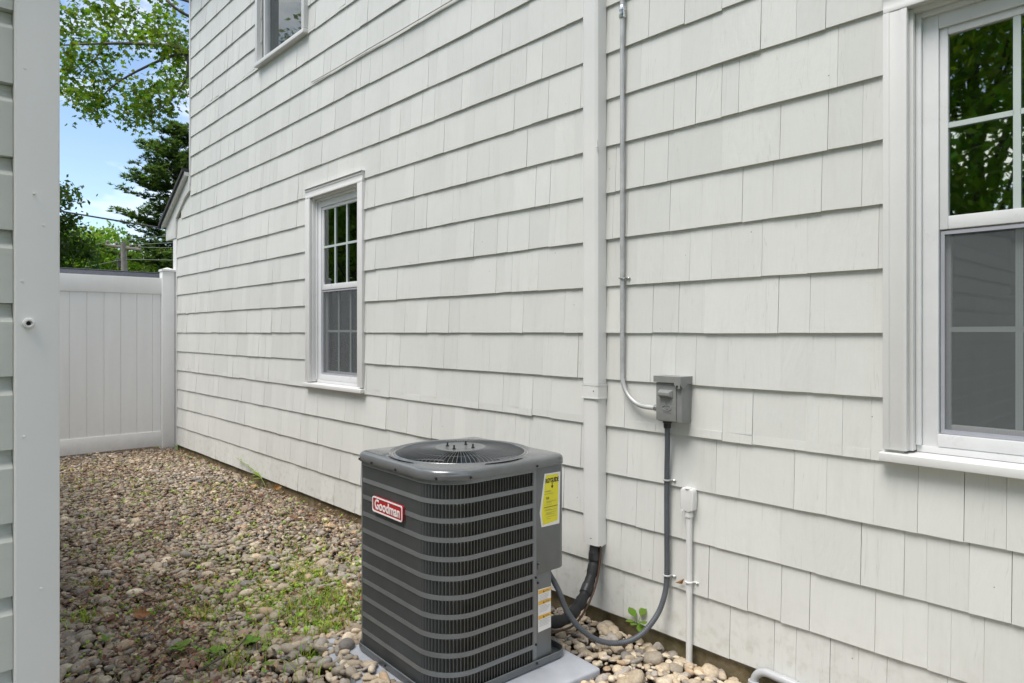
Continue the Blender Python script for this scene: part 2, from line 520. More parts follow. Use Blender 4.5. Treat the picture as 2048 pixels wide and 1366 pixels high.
def shingle_pts(x0, x1, z0, z1, zfull0, zfull1, yb0, yb1, dz0, dz1):
    """a tapered shingle: butt thickness yb0/yb1 at its two lower corners, thin at the top"""
    def yy(z, yb): return -.003 - (yb - .003) * max(0., (zfull1 - z) / (zfull1 - zfull0))
    a, b = (z0 + dz0, z0 + dz1)
    vs = [(x0, yy(a, yb0), a), (x1, yy(b, yb1), b), (x1, 0, b), (x0, 0, a),
          (x0, yy(z1, yb0), z1), (x1, yy(z1, yb1), z1), (x1, 0, z1), (x0, 0, z1)]
    fs = [(0, 3, 2, 1), (4, 5, 6, 7), (0, 1, 5, 4), (1, 2, 6, 5), (3, 0, 4, 7)]
    return vs, fs
SH = []
rs = random.Random(21)
for k in range(-6, 20):
    z0 = CAM_Z + k * E_
    if k == -6: z0 = .066
    z1 = CAM_Z + (k + 1) * E_ + .02
    if z0 > WALL_T: break
    zm = z0 + .12
    xl = WALL_L + .012 if zm > 3.24 else (WALL_L2 + .07 if zm < 2.9 else WALL_L - (3.24 - zm) / .34 * .5)
    x = xl; prev_w = 0
    wob = [rs.uniform(-.0016, .0016) for _ in range(5)]
    while x < WALL_R:
        w = min(.34, max(.07, rs.lognormvariate(math.log(.15), .42)))
        tight = rs.random() < .52
        gap = rs.uniform(.0004, .001) if tight else rs.uniform(.0008, .0024)
        x1 = min(x + w, WALL_R)
        base = wob[int((x + 10) * .55) % 5]
        t0 = rs.uniform(.0135, .0175)
        if not tight: base += rs.gauss(0, .0009) + (rs.choice([-.005, .004]) if rs.random() < .03 else 0)
        lean = rs.gauss(0, .0006)
        for a, b, c, d in rects_minus(x, x1 - gap, z0, min(z1, WALL_T), HOLE):
            dz = (base - lean, base + lean) if c == z0 else (0, 0)
            SH.append(shingle_pts(a, b, c, d, z0, z1, t0, t0 + rs.gauss(0, .0012), *dz) + (rs.random(), (a + b) / 2, (c + d) / 2, (b - a) * (d - c)))
        x = x1
# the 300 that show largest in the picture
fwd = (-.7353, .6777); rgt = (.6777, .7353)
def pix(x, y, z):
    vx, vy = x, y - CAM_Y
    t = vx * fwd[0] + vy * fwd[1]
    if t < .3: return None
    return 1024 + 1352 * (vx * rgt[0] + vy * rgt[1]) / t, 665 + 1352 * (CAM_Z - z) / t, t
def shown(s):
    p = pix(s[3], 0, s[4])
    if not p or not (0 < p[0] < 2060 and -20 < p[1] < 1380): return 0
    if 715 < p[0] < 1125 and p[1] > 890: return 0
    return s[5] / p[2] ** 3
SH.sort(key=shown, reverse=True)
def rnd_attr(me, vals):
    a = me.attributes.new('rnd', 'FLOAT', 'POINT'); a.data.foreach_set('value', vals)
for s in SH[:300]:
    mb = MB().add(s[0], s[1])
    o = mb.build('shingle', M_SH, house)
    rnd_attr(o.data, [s[2]] * 8)
mb = MB(); rv = []
for s in SH[300:]:
    mb.add(s[0], s[1]); rv += [s[2]] * 8
o = mb.build('shingles_beyond', M_SH, house); rnd_attr(o.data, rv); kind(o, 'stuff')
print('shingles', len(SH))

# trim on the far end of the wall: upper corner board, rake, return, lower corner board
MB().box((WALL_L - .022, -.022, 3.25), (WALL_L + .012, .1, WALL_T)).build('corner_board', M_TRIM, house, bevel=.002)
MB().box((WALL_L2 - .07, -.02, .05), (WALL_L2 + .068, .11, 2.659)).build('corner_board', M_TRIM, house, bevel=.002)
# soffit-ended lean-to roof whose rake shows beside the upper corner
slope = .575
def rk(x): return 3.40 + (x + 8.6) * slope
rake = MB().prism([(-9.52, rk(-9.52) - .05), (-8.60, rk(-8.6) - .05), (-8.59, rk(-8.59) - .23), (-8.76, 3.115), (-9.112, 2.905), (-9.112, 2.66), (-9.52, 2.66)], 1, -.030, 0.)
rake.build('rake_board', M_TRIM, house, bevel=.002)
MB().prism([(-9.56, rk(-9.56) - .03), (-8.623, rk(-8.623) - .03), (-8.623, rk(-8.623) + .012), (-9.56, rk(-9.56) + .012)], 1, -.075, 5.).build('rake_moulding', M_TRIM, house)
MB().prism([(-9.6, rk(-9.6) + .014), (-8.623, rk(-8.623) + .014), (-8.623, rk(-8.623) + .055), (-9.6, rk(-9.6) + .055)], 1, -.10, 5.).build('lean_to_roof', M_ROOFD, house)
MB().prism([(-9.52, rk(-9.52) - .05), (-9.26, 2.67), (-9.52, 2.67)], 1, .001, 4.9).build('soffit', M_TRIM, house)

# windows -------------------------------------------------------------
def double_hung(w, full=True):
    x0, x1, z0, z1 = w
    Wd = MB()
    # jambs and head of the deep reveal, seen inside the casing
    a, b, c, d = x0 + .078, x1 - .078, z0 + .03, z1 - .08
    Wd.box((a - .02, -.004, c), (a + .012, .115, d)); Wd.box((b - .012, -.004, c), (b + .02, .115, d))
    Wd.box((a + .0121, -.004, d - .012), (b - .0121, .115, d + .02))
    win = Wd.build('window', M_TRIM, house, bevel=.0015)
    def casing(poly_x, z_lo, z_hi, nm='casing'):
        return MB().prism(poly_x, 2, z_lo, z_hi).build(nm, M_TRIM, win, bevel=.0018)
    def prof(xo, sgn):      # stepped moulding, outer band proud, bead at the inner edge
        p = [(0, .001), (0, -.035), (.020, -.036), (.023, -.032), (.056, -.031), (.060, -.0335), (.076, -.033), (.078, -.031), (.078, .001)]
        q = [(xo + sgn * u, v) for u, v in p]
        return q if sgn > 0 else q[::-1]
    casing(prof(x0, 1), z0 + .03, z1 - .079)
    casing(prof(x1, -1), z0 + .03, z1 - .079)
    hd = [(-v, z1 - u) for u, v in [(0, .001), (0, -.035), (.020, -.036), (.023, -.032), (.056, -.031), (.060, -.0335), (.076, -.033), (.078, -.031), (.078, .001)]]
    MB().prism([(-u, v) for u, v in hd], 0, x0, x1).build('head_casing', M_TRIM, win, bevel=.0018)
    MB().prism([(.002, z1 + .001), (-.045, z1 + .001), (-.045, z1 + .006), (.002, z1 + .012)], 0, x0 - .006, x1 + .006).build('drip_cap', M_TRIM, win)
    MB().prism([(.1, z0 + .028), (-.052, z0 + .018), (-.052, z0 - .012), (.0, z0 - .012), (.1, z0 - .01)], 0, x0 - .008, x1 + .008).build('sill', M_TRIM, win, bevel=.003)
    # vinyl frame
    fa, fb, fc, fd = a + .030, b - .030, z0 + .05, d - .030
    fr = MB()
    fr.box((fa, .035, fc), (fa + .05, .112, fd)); fr.box((fb - .05, .035, fc), (fb, .112, fd))
    fr.box((fa + .0501, .035, fd - .05), (fb - .0501, .112, fd)); fr.box((fa + .0501, .028, fc + .0005), (fb - .0501, .112, fc + .044)); fr.box((a + .013, .03, z0 + .025), (b - .013, .112, fc - .0002))
    fr.box((a + .0125, .02, fc), (fa - .0005, .112, d - .0125)); fr.box((fb + .0005, .02, fc), (b - .0125, .112, d - .0125)); fr.box((fa, .02, fd + .0005), (fb, .112, d - .0125))
    fr.build('frame', M_SASH, win, bevel=.002)
    mz = z0 + .825          # meeting rail height
    sa, sb = fa + .0505, fb - .0505
    def sash(zl, zh, y, nm, rail=.026, low=.03, cols=3, rows=2):
        m_ = MB()
        m_.box((sa, y, zl), (sa + rail, y + .03, zh)); m_.box((sb - rail, y, zl), (sb, y + .03, zh))
        m_.box((sa + rail + .0001, y, zl), (sb - rail - .0001, y + .03, zl + low)); m_.box((sa + rail + .0001, y, zh - rail), (sb - rail - .0001, y + .03, zh))
        o_ = m_.build(nm, M_SASH, win, bevel=.003)
        ga, gb, gc, gd = sa + rail, sb - rail, zl + low, zh - rail
        mu = MB()
        for i_ in range(1, cols):
            xc = ga + (gb - ga) * i_ / cols
            mu.box((xc - .0105, y + .003, gc), (xc + .0105, y + .010, gd))
        zc = (gc + gd) / 2
        for i_ in range(cols):
            xa, xb = ga + (gb - ga) * i_ / cols + .0095, ga + (gb - ga) * (i_ + 1) / cols - .0095
            mu.box((xa if i_ else ga, y + .003, zc - .009), (xb if i_ < cols - 1 else gb, y + .010, zc + .009))
        mu.build('muntin', M_MUNT, win)
        MB().box((ga - .004, y + .0125, gc - .004), (gb + .004, y + .0145, gd + .004)).build('pane', M_GLASS, win)
        return ga, gb, gc, gd
    sash(mz - .012, fd - .0505, .045, 'upper_sash', low=.046)
    sash(fc + .045, mz + .0, .078, 'lower_sash')
    # half screen in front of the lower sash
    s0, s1, sc_, sd = sa + .003, sb - .003, fc + .046, mz - .018
    m_ = MB()
    m_.box((s0, .048, sc_), (s0 + .012, .056, sd)); m_.box((s1 - .012, .048, sc_), (s1, .056, sd))
    m_.box((s0 + .0121, .048, sc_), (s1 - .0121, .056, sc_ + .014)); m_.box((s0 + .0121, .048, sd - .012), (s1 - .0121, .056, sd))
    m_.build('screen_frame', simple('grey_screen_frame', (.35, .36, .40), .5), win)
    MB().add([(s0, .052, sc_), (s1, .052, sc_), (s1, .052, sd), (s0, .052, sd)], [(0, 1, 2, 3)]).build('screen', M_SCREEN, win)
    return win, sa, sb, fc, fd
def interior(win, x0, x1, z0, z1, curtain):
    y0 = .121
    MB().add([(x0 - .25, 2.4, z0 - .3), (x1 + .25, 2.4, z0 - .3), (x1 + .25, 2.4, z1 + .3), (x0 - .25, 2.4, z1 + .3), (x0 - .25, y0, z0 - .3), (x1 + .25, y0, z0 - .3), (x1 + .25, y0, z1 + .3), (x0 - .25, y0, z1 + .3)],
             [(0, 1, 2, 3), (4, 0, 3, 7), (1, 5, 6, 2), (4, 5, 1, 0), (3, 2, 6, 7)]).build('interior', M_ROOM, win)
    for (ca, cb, cz0, cz1, mt, cy) in curtain:
        n = 46; vs = []; fs = []
        for i_ in range(n + 1):
            x = ca + (cb - ca) * i_ / n
            y = cy + .016 * math.sin(i_ * 1.15) + .008 * math.sin(i_ * .47 + 1)
            vs += [(x, y, cz0), (x, y, cz1)]
            if i_: fs.append((2 * i_ - 2, 2 * i_, 2 * i_ + 1, 2 * i_ - 1))
        o_ = MB().add(vs, fs).build('curtain', mt, win, smooth=80)
w1, *q1 = double_hung(WIN[0])
interior(w1, q1[0], q1[1], 1.0, 2.6, [(q1[0] + .0, q1[1] + .1, 1.0, 1.95, M_CURT, .17)])
w3, *q3 = double_hung(WIN[1])
interior(w3, q3[0], q3[1], 1.0, 2.6, [(q3[0] - .1, q3[1] + .1, 1.0, 1.60, M_CURT, .19)])
# upper floor window: flat surround standing proud of the shingles
x0, x1, z0, z1 = WIN[2]
m_ = MB()
m_.box((x0, -.05, z0 + .045), (x0 + .05, .11, z1)); m_.box((x1 - .05, -.05, z0 + .045), (x1, .11, z1)); m_.box((x0 + .0501, -.05, z1 - .06), (x1 - .0501, .11, z1))
w2 = m_.build('window', M_TRIM, house, bevel=.002)
MB().prism([(.1, z0 + .044), (-.058, z0 + .034), (-.058, z0), (.1, z0)], 0, x0 - .006, x1 + .006).build('sill', M_TRIM, w2, bevel=.003)
m_ = MB()
m_.box((x0 + .051, .01, z0 + .046), (x0 + .10, .1, z1 - .061)); m_.box((x1 - .10, .01, z0 + .046), (x1 - .051, .1, z1 - .061))
m_.box((x0 + .1001, .01, z0 + .046), (x1 - .1001, .1, z0 + .09)); m_.box((x0 + .1001, .01, z1 - .11), (x1 - .1001, .1, z1 - .061)); m_.box((x0 + .1001, .03, z0 + .76), (x1 - .1001, .09, z0 + .80))
m_.build('frame', M_SASH, w2, bevel=.002)
MB().box((x0 + .1, .06, z0 + .09), (x1 - .1, .062, z1 - .11)).build('pane', M_GLASS, w2)
MB().add([(x0 + .1, .035, z0 + .09), (x1 - .1, .035, z0 + .09), (x1 - .1, .035, z0 + .76), (x0 + .1, .035, z0 + .76)], [(0, 1, 2, 3)]).build('screen', screenmat(.2), w2)
interior(w2, x0 + .1, x1 - .1, z0, z1, [(x0 + .38, x1, z0, z1, M_CURTW, .10)])

# ------------------------------------------------------------------ neighbouring garage at the left edge
GX, GY = -1.449, -2.454
gar = empty('garage', (-4.6, -5.2, 0), 'pale painted lap sided garage corner close at the left edge', 'garage')
gw = MB().box((-8.0, -7.0, -.05), (GX - .03, GY - .01, 2.2))
gw.prism([(-7.0, 2.201), (GY - .01, 2.201), (-4.7, 2.33)], 0, -8.0, GX - .03)
gw.build('wall', M_LAP, gar)
MB().prism([(-7.1, 2.205), (-4.7, 2.335), (GY - .004, 2.205), (GY - .004, 2.26), (-4.7, 2.40), (-7.1, 2.26)], 0, -8.1, GX + .03).build('roof', M_ROOFD, gar)
lap = .127
z = -.05 + .048
n_l = 0
while z < 2.15:
    p = [(GX - .0285, z), (GX - .0, z), (GX - .0, z + .094), (GX - .004, z + .1005), (GX - .0115, z + .107), (GX - .0165, z + .116), (GX - .018, z + lap - .0005), (GX - .0285, z + lap - .0005)]
    MB().prism(p, 1, -6.99, GY - .0668).build('lap_board', M_LAP, gar)
    z += lap
mb = MB().box((GX - .05, GY - .066, -.06), (GX + .0125, GY, 2.199))
mb.build('corner_board', M_CORNER, gar, bevel=.0035, seg=3)
MB().lathe([(.0075, 0), (.0092, .002), (.0095, .0055), (.0084, .0085), (.0056, .0094), (.0042, .0078), (.0034, .002)], (GX + .0125, -2.5005, 1.487), 0, 24).build('grommet', M_CORNER, gar, smooth=50)
MB().lathe([(.0036, 0), (.0036, .0028)], (GX + .0125, -2.5005, 1.487), 0, 12).build('grommet_hole', M_DARK, gar)
for zz, yy in ((1.93, -2.505), (1.66, -2.478), (1.29, -2.507), (1.02, -2.482), (.74, -2.5), (1.56, -2.509)):
    MB().lathe([(.0026, 0), (.0022, .0009), (.0, .0011)], (GX + .0125, yy, zz), 0, 8).build('nail_head', M_CORNER, gar, smooth=60)
MB().tube([(GX + .012, -2.493, 1.713), (GX + .021, -2.491, 1.7128)], .0016, 8).build('nail', M_CORNER, gar)

# ------------------------------------------------------------------ white vinyl fence
fen = empty('vinyl_fence', (-9.22, -1.2, 0), 'tall white vinyl privacy fence across the far end of the gravel', 'fence')
def post(y0, y1):
    o = MB().box((-9.275, y0, -.1), (-9.15, y1, 2.235)).build('post', M_FENCE, fen, bevel=.004)
    yc, h = (y0 + y1) / 2, (y1 - y0) / 2 + .008
    MB().add([(-9.285, yc - h, 2.236), (-9.14, yc - h, 2.236), (-9.14, yc + h, 2.236), (-9.285, yc + h, 2.236), (-9.285, yc - h, 2.262), (-9.14, yc - h, 2.262), (-9.14, yc + h, 2.262), (-9.285, yc + h, 2.262), (-9.2125, yc, 2.29)],
             [(0, 3, 2, 1), (0, 1, 5, 4), (1, 2, 6, 5), (2, 3, 7, 6), (3, 0, 4, 7), (4, 5, 8), (5, 6, 8), (6, 7, 8), (7, 4, 8)]).build('post_cap', M_FENCE, o)
post(-.172, -.028); post(-2.0, -1.856); post(-4.3, -4.156)
for a, b in ((-1.855, -.1725), (-4.155, -2.0005)):
    MB().box((-9.235, a, 1.95), (-9.19, b, 2.152)).build('top_rail', M_FENCE, fen, bevel=.004)
    MB().box((-9.235, a, .055), (-9.19, b, .24)).build('bottom_rail', M_FENCE, fen, bevel=.004)
    y = b
    k = 0
    while y > a + .02:
        w = .1 if k == 0 else .175
        y2 = max(a, y - w)
        MB().prism([(-9.223, y2 + .0005), (-9.207, y2 + .0005), (-9.2025, y2 + .006), (-9.2025, y - .006), (-9.207, y - .0005), (-9.223, y - .0005)], 2, .2405, 1.9495).build('picket', M_FENCE, fen)
        y = y2; k += 1

# roof of the building behind the fence
shed = empty('shed', (-15, -2, 0), 'low grey roofed building showing just above the white fence', 'building')
MB().box((-17.4, -6.5, -.08), (-12.6, 2.7, 2.2)).build('wall', M_VINYL, shed)
m_ = MB()
nrow = 14
for i_ in range(nrow):
    xa = -12.4 - 2.6 * i_ / nrow; xb = -12.4 - 2.6 * (i_ + 1.2) / nrow
    za = 2.235 + .43 * i_ / nrow; zb = 2.235 + .43 * (i_ + 1.2) / nrow
    m_.prism([(xa, za + .014), (xb, zb), (xb, zb - .01), (xa, za)], 1, -6.8, 3.0)
m_.build('roof', M_ROOF, shed)
MB().prism([(-17.6, 2.235), (-15.0, 2.66), (-15.0, 2.672), (-17.6, 2.247)], 1, -6.8, 3.0).build('rear_roof', M_ROOF, shed)
MB().prism([(-15.1, 2.668), (-15.0, 2.69), (-14.9, 2.672), (-14.9, 2.66), (-15.0, 2.678), (-15.1, 2.656)], 1, -6.8, 3.0).build('ridge_cap', M_ROOFD, shed)

# ------------------------------------------------------------------ condenser unit
AO = (-2.38, -.80, .045); ATH = -.0376
ac = empty('air_conditioner', AO, 'dark grey louvered outdoor air conditioner on a pad beside the wall', 'air conditioner', None, ATH)
S_, RN, RO = .66, .165, .045
def rpath(S=S_, rn=RN, ro=RO, inset=0., step=.012):
    """closed rounded square, counter-clockwise from the top of the far left face; list of (x, y, nx, ny)"""
    h = S / 2; pts = []
    def line(a, b):
        n = max(1, int(math.dist(a, b) / step))
        t = ((b[0] - a[0]) / math.dist(a, b), (b[1] - a[1]) / math.dist(a, b))
        for i_ in range(n): pts.append((a[0] + (b[0] - a[0]) * i_ / n, a[1] + (b[1] - a[1]) * i_ / n, t[1], -t[0]))
    def arc(c, r, a0):
        n = max(4, int(r * PI / 2 / step * 1.2))
        for i_ in range(n):
            t = a0 + PI / 2 * i_ / n
            pts.append((c[0] + r * math.cos(t), c[1] + r * math.sin(t), math.cos(t), math.sin(t)))
    line((-h, h - ro), (-h, -h + ro)); arc((-h + ro, -h + ro), ro, PI)
    line((-h + ro, -h), (h - rn, -h)); arc((h - rn, -h + rn), rn, 1.5 * PI)
    line((h, -h + rn), (h, h - ro)); arc((h - ro, h - ro), ro, 0)
    line((h - ro, h), (-h + ro, h)); arc((-h + ro, h - ro), ro, PI / 2)
    return [(x - nx * inset, y - ny * inset, nx, ny) for x, y, nx, ny in pts]
FP = rpath(step=.004)
SL = [0.]
for p, q in zip(FP, FP[1:]): SL.append(SL[-1] + math.dist(p[:2], q[:2]))
SL = np.array(SL); FPa = np.array(FP)
def at_s(s):
    return [float(np.interp(s, SL, FPa[:, j])) for j in range(4)]
def s_of(x, y): return float(SL[np.argmin((FPa[:, 0] - x) ** 2 + (FPa[:, 1] - y) ** 2)])
s_left = s_of(-.33 + RO + .002, -.33)           # start of the louvers on the front face
s_end = s_of(.33, .139); s_seam = s_of(.33, .159)
s_back0 = s_of(-.33, .33 - RO)
def strip(mb, s0, s1, z0, z1, off=0., th=.003, step=.012):
    n = max(1, int((s1 - s0) / step)); vs = []; fs = []
    for i_ in range(n + 1):
        x, y, nx, ny = at_s(s0 + (s1 - s0) * i_ / n)
        for o_ in (off, off - th):
            for z_ in (z0, z1): vs.append((x + nx * o_, y + ny * o_, z_))
        if i_:
            a = 4 * i_ - 4; b = 4 * i_
            fs += [(a, b, b + 1, a + 1), (a + 3, b + 3, b + 2, a + 2), (a + 1, b + 1, b + 3, a + 3), (a + 2, b + 2, b, a)]
    fs += [(0, 1, 3, 2), (4 * n, 4 * n + 2, 4 * n + 3, 4 * n + 1)]
    mb.add(vs, fs)
ZT, PITCH, SLOT = .833, .0749, .0562          # top of first slot row, row pitch, slot height (local z)
lp = MB()
zb = [(ZT, ZT + .03)] + [(ZT - k * PITCH - PITCH, ZT - k * PITCH - SLOT) for k in range(10)] + [(.0, ZT - 10 * PITCH - SLOT)]
for a, b in zb: strip(lp, s_back0 + .03, s_end, a, b)
louver = lp.build('louver_panel', M_ACL, ac, smooth=30, local=True)
for q in ((s_end, s_seam - .0005, 0, ZT + .03), (s_back0 + .02, s_back0 + .0299, 0, ZT + .03), (s_left - .045, s_left - .002, 0, ZT + .028, .0015, .002)):
    st = MB(); strip(st, *q)
    st.build('louver_stile', M_ACL, ac, smooth=30, local=True)
cp = MB()
strip(cp, s_back0 + .03, s_seam, .005, ZT + .02, -.0185, .004)
cp.build('condenser_coil', M_COIL, ac, smooth=30, local=True)
# slats: pressed blades that run inwards
blade = MB()
d_ = .0135; t_ = .0012
h0, h1 = -SLOT / 2, SLOT / 2
prof2 = [(.0, h0), (.0, h1 - .004), (.003, h1), (.0155, h1), (.0155, h0)]
vs = []; 
for sgn in (-1, 1):
    for u, zz in prof2:
        # u runs along the blade: outer edge at u=0, inner edge deeper and further along the path
        vs.append((u * .44 + sgn * t_ * .8, -u * .88 + sgn * t_ * .4, zz))
blade.add(vs, [(4, 3, 2, 1, 0), (5, 6, 7, 8, 9)] + [(i_, (i_ + 1) % 5, 5 + (i_ + 1) % 5, 5 + i_) for i_ in range(5)])
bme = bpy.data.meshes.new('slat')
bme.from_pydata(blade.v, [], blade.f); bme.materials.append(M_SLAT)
slots = []
SP = .0147
s = s_end - .004
while s > s_back0 + .04:
    x, y, nx, ny = at_s(s)
    for k in range(11): slots.append((s, k, x, y, nx, ny))
    s -= SP
rest = MB()
cnt = 0
for s, k, x, y, nx, ny in slots:
    zc = ZT - k * PITCH - SLOT / 2
    tx, ty = -ny, nx
    mt = Matrix(((tx, nx, 0, x), (ty, ny, 0, y), (0, 0, 1, zc), (0, 0, 0, 1)))
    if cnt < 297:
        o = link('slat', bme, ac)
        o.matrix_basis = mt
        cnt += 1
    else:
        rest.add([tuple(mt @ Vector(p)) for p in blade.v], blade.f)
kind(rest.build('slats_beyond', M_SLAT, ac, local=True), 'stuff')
# service side: upper control panel that overhangs, lower corner panel cut back for the valves
Hh = S_ / 2
cpn = MB()
ring = [(Hh + .001, .160), (Hh + .001, Hh - .03), (Hh - .009, Hh - .009), (Hh - .03, Hh + .001), (.05, Hh + .001), (.05, .160)]
cpn.prism(ring, 2, .395, ZT + .018)
cpn.build('control_panel', M_AC, ac, local=True, bevel=.002)
low = MB()
low.prism([(Hh - .001, .159), (Hh - .001, .246), (Hh - .012, .2475), (.10, .2475), (.10, .159)], 2, .0, .3945)
low.prism([(.1, .248), (.1, .2485), (-.3, Hh), (-.3, .2)], 2, .0, .3945)
low.build('valve_panel', M_AC, ac, local=True, bevel=.002)
bk = MB(); bk.box((-.3, Hh - .012, 0), (.049, Hh, ZT + .02)); bk.build('rear_panel', M_AC, ac, local=True)
# base pan with a turned up lip
def loft(path_rings, close_first=False, close_last=False):
    n = len(path_rings[0]); m_ = MB(); vs = [p for r_ in path_rings for p in r_]; fs = []
    for i_ in range(len(path_rings) - 1):
        for k in range(n): fs.append((i_ * n + k, i_ * n + (k + 1) % n, (i_ + 1) * n + (k + 1) % n, (i_ + 1) * n + k))
    if close_first: fs.append(tuple(range(n))[::-1])
    if close_last: fs.append(tuple((len(path_rings) - 1) * n + k for k in range(n)))
    return m_.add(vs, fs)
def ringat(inset, z_, base=rpath(step=.02)): return [(x - nx * inset, y - ny * inset, z_) for x, y, nx, ny in base]
loft([ringat(.0, .003), ringat(-.008, .005), ringat(-.011, .012), ringat(-.011, .034), ringat(-.008, .036), ringat(-.006, .034), ringat(-.005, .010), ringat(.03, .008)], True, True).build('base_pan', M_AC, ac, smooth=35, local=True)
# lid: pressed steel top drawn to a round opening
def circ(r_, z_, base=rpath(step=.02)):
    return [(r_ * x / math.hypot(x, y), r_ * y / math.hypot(x, y), z_) for x, y, nx, ny in base]
ZL = ZT + .018
lid = loft([ringat(.004, ZL), ringat(-.009, ZL - .001), ringat(-.010, ZL + .001), ringat(-.010, ZL + .022), ringat(-.007, ZL + .031), ringat(-.001, ZL + .037), ringat(.010, ZL + .041), ringat(.022, ZL + .0425),
            circ(.322, ZL + .047), circ(.316, ZL + .049), circ(.310, ZL + .047), circ(.304, ZL + .041), circ(.296, ZL + .041), circ(.291, ZL + .046), circ(.287, ZL + .046), circ(.284, ZL + .040), circ(.282, ZL - .07)])
lid.build('lid', M_ACT, ac, smooth=32, local=True)
m_ = MB()
NW = 92
for i_ in range(NW):
    a = 2 * PI * i_ / NW
    ca, sa_ = math.cos(a), math.sin(a)
    m_.tube([(ca * .10, sa_ * .10, ZL + .0645), (ca * .19, sa_ * .19, ZL + .0615), (ca * .262, sa_ * .262, ZL + .054), (ca * .292, sa_ * .292, ZL + .042)], .00125, 5)
for rr, zz in ((.115, ZL + .063), (.205, ZL + .058), (.288, ZL + .043)):
    m_.tube([(rr * math.cos(2 * PI * k / 64), rr * math.sin(2 * PI * k / 64), zz) for k in range(65)], .0015, 5, False)
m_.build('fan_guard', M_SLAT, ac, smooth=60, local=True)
MB().lathe([(.0, ZL + .057), (.112, ZL + .0575), (.115, ZL + .063), (.112, ZL + .0655), (.098, ZL + .0662), (.09, ZL + .0635), (.0, ZL + .0635)], (0, 0, 0), 2, 40).build('hub_plate', M_AC, ac, smooth=35, local=True)
for a in (.5, 2.1, 3.7, 5.2):
    MB().lathe([(.0075, 0), (.0075, .004), (.0042, .0045), (.0042, .016), (.003, .018)], (.062 * math.cos(a), .062 * math.sin(a), ZL + .0637), 2, 10).build('bolt', M_BLKP, ac, smooth=35, local=True)
M_FAN = simple('fan_steel', (.30, .31, .32), .25, .5)
fan = MB()
fan.lathe([(.075, ZL - .13), (.075, ZL + .03), (.06, ZL + .056)], (0, 0, 0), 2, 24)
fo = fan.build('fan_motor', M_AC, ac, smooth=40, local=True)
for b_ in range(3):
    vs = []; fs = []
    nr, na = 6, 7
    for i_ in range(nr + 1):
        r_ = .06 + .212 * i_ / nr
        for j in range(na + 1):
            a = b_ * 2 * PI / 3 + .35 + (j / na - .5) * (1.25 + .35 * i_ / nr) + .3 * i_ / nr
            vs.append((r_ * math.cos(a), r_ * math.sin(a), ZL - .055 + .075 * (j / na - .5) + .012 * math.sin(j / na * PI)))
    for i_ in range(nr):
        for j in range(na):
            p = i_ * (na + 1) + j
            fs.append((p, p + 1, p + na + 2, p + na + 1))
    n0 = len(vs)
    vs += [(x, y, z_ - .003) for x, y, z_ in vs]
    fs += [tuple(n0 + q for q in f_[::-1]) for f_ in fs]
    MB().add(vs, fs).build('fan_blade', M_FAN, fo, smooth=60, local=True)
MB().lathe([(.281, ZL - .30), (.281, ZL - .298)], (0, 0, 0), 2, 40).build('inner_deck', M_DARK, ac, local=True)
m_ = MB()
m_.lathe([(.29, ZL - .3), (.29, ZL - .02)], (0, 0, 0), 2, 40)
m_.f = m_.f[:-2]
m_.build('inner_shroud', M_DARK, ac, smooth=60, local=True)
# screws along the lid, with their clip nuts
def screw(s, z_, off=.010):
    x, y, nx, ny = at_s(s)
    m_ = MB()
    c = (x + nx * off, y + ny * off, z_)
    q = Vector((nx, ny, 0))
    m_.tube([Vector(c), Vector(c) + q * .0035], .0052, 8)
    m_.tube([Vector(c) + q * .0035, Vector(c) + q * .0065], .0034, 6)
    m_.build('screw', M_BLKP, ac, local=True)
for s in (s_left - .01, s_left + .1, s_left + .30, s_left + .43 + .12, s_left + .68, s_seam - .006): screw(s, ZL + .009)
screw(s_seam + .006, .44, .0015); screw(s_seam - .006, .385, .0); screw(s_seam + .006, .36, .0); screw(s_seam - .005, .10, .0)
screw(s_left - .02, .42, .002); screw(s_left + .22, .022, .012); screw(s_seam - .01, .026, .012)
MB().box((Hh + .001, .163, .418), (Hh + .006, .174, .448)).build('latch_tab', M_AC, ac, local=True, bevel=.002)
# red badge on the front, lettering raised on it
def rrect(w, h, r_, n=5):
    out = []
    for cx, cy, a0 in ((w / 2 - r_, h / 2 - r_, 0), (-w / 2 + r_, h / 2 - r_, PI / 2), (-w / 2 + r_, -h / 2 + r_, PI), (w / 2 - r_, -h / 2 + r_, 1.5 * PI)):
        for k in range(n + 1): out.append((cx + r_ * math.cos(a0 + PI / 2 * k / n), cy + r_ * math.sin(a0 + PI / 2 * k / n)))
    return out
bx, bz, yf = -.052, .731 - .045, -Hh
bw, bh = .246, .066
m_ = MB()
m_.prism([(bx + u, bz + v) for u, v in rrect(bw, bh, .012)], 1, yf - .012, yf - .0005)
badge = m_.build('badge', M_RED, ac, local=True, bevel=.001)
o_r = [(bx + u, bz + v) for u, v in rrect(bw, bh, .012)]; i_r = [(bx + u, bz + v) for u, v in rrect(bw - .011, bh - .011, .008)]
n = len(o_r)
MB().add([(u, yf - .0142, v) for u, v in o_r] + [(u, yf - .0142, v) for u, v in i_r] + [(u, yf - .0115, v) for u, v in o_r] + [(u, yf - .0115, v) for u, v in i_r],
         [(k, (k + 1) % n, n + (k + 1) % n, n + k) for k in range(n)] + [(2 * n + k, 2 * n + (k + 1) % n, (k + 1) % n, k) for k in range(n)] + [(n + k, n + (k + 1) % n, 3 * n + (k + 1) % n, 3 * n + k) for k in range(n)]).build('border', M_WHITE, badge, local=True)
tm = text_mesh('Goodman', .058, .001, .0012)
tm.materials.clear(); tm.materials.append(M_WHITE)
xs_ = [v.co.x for v in tm.vertices]; k_ = .205 / (max(xs_) - min(xs_))
for v in tm.vertices: v.co = (v.co.x * k_, v.co.y, v.co.z)
o = link('lettering', tm, badge)
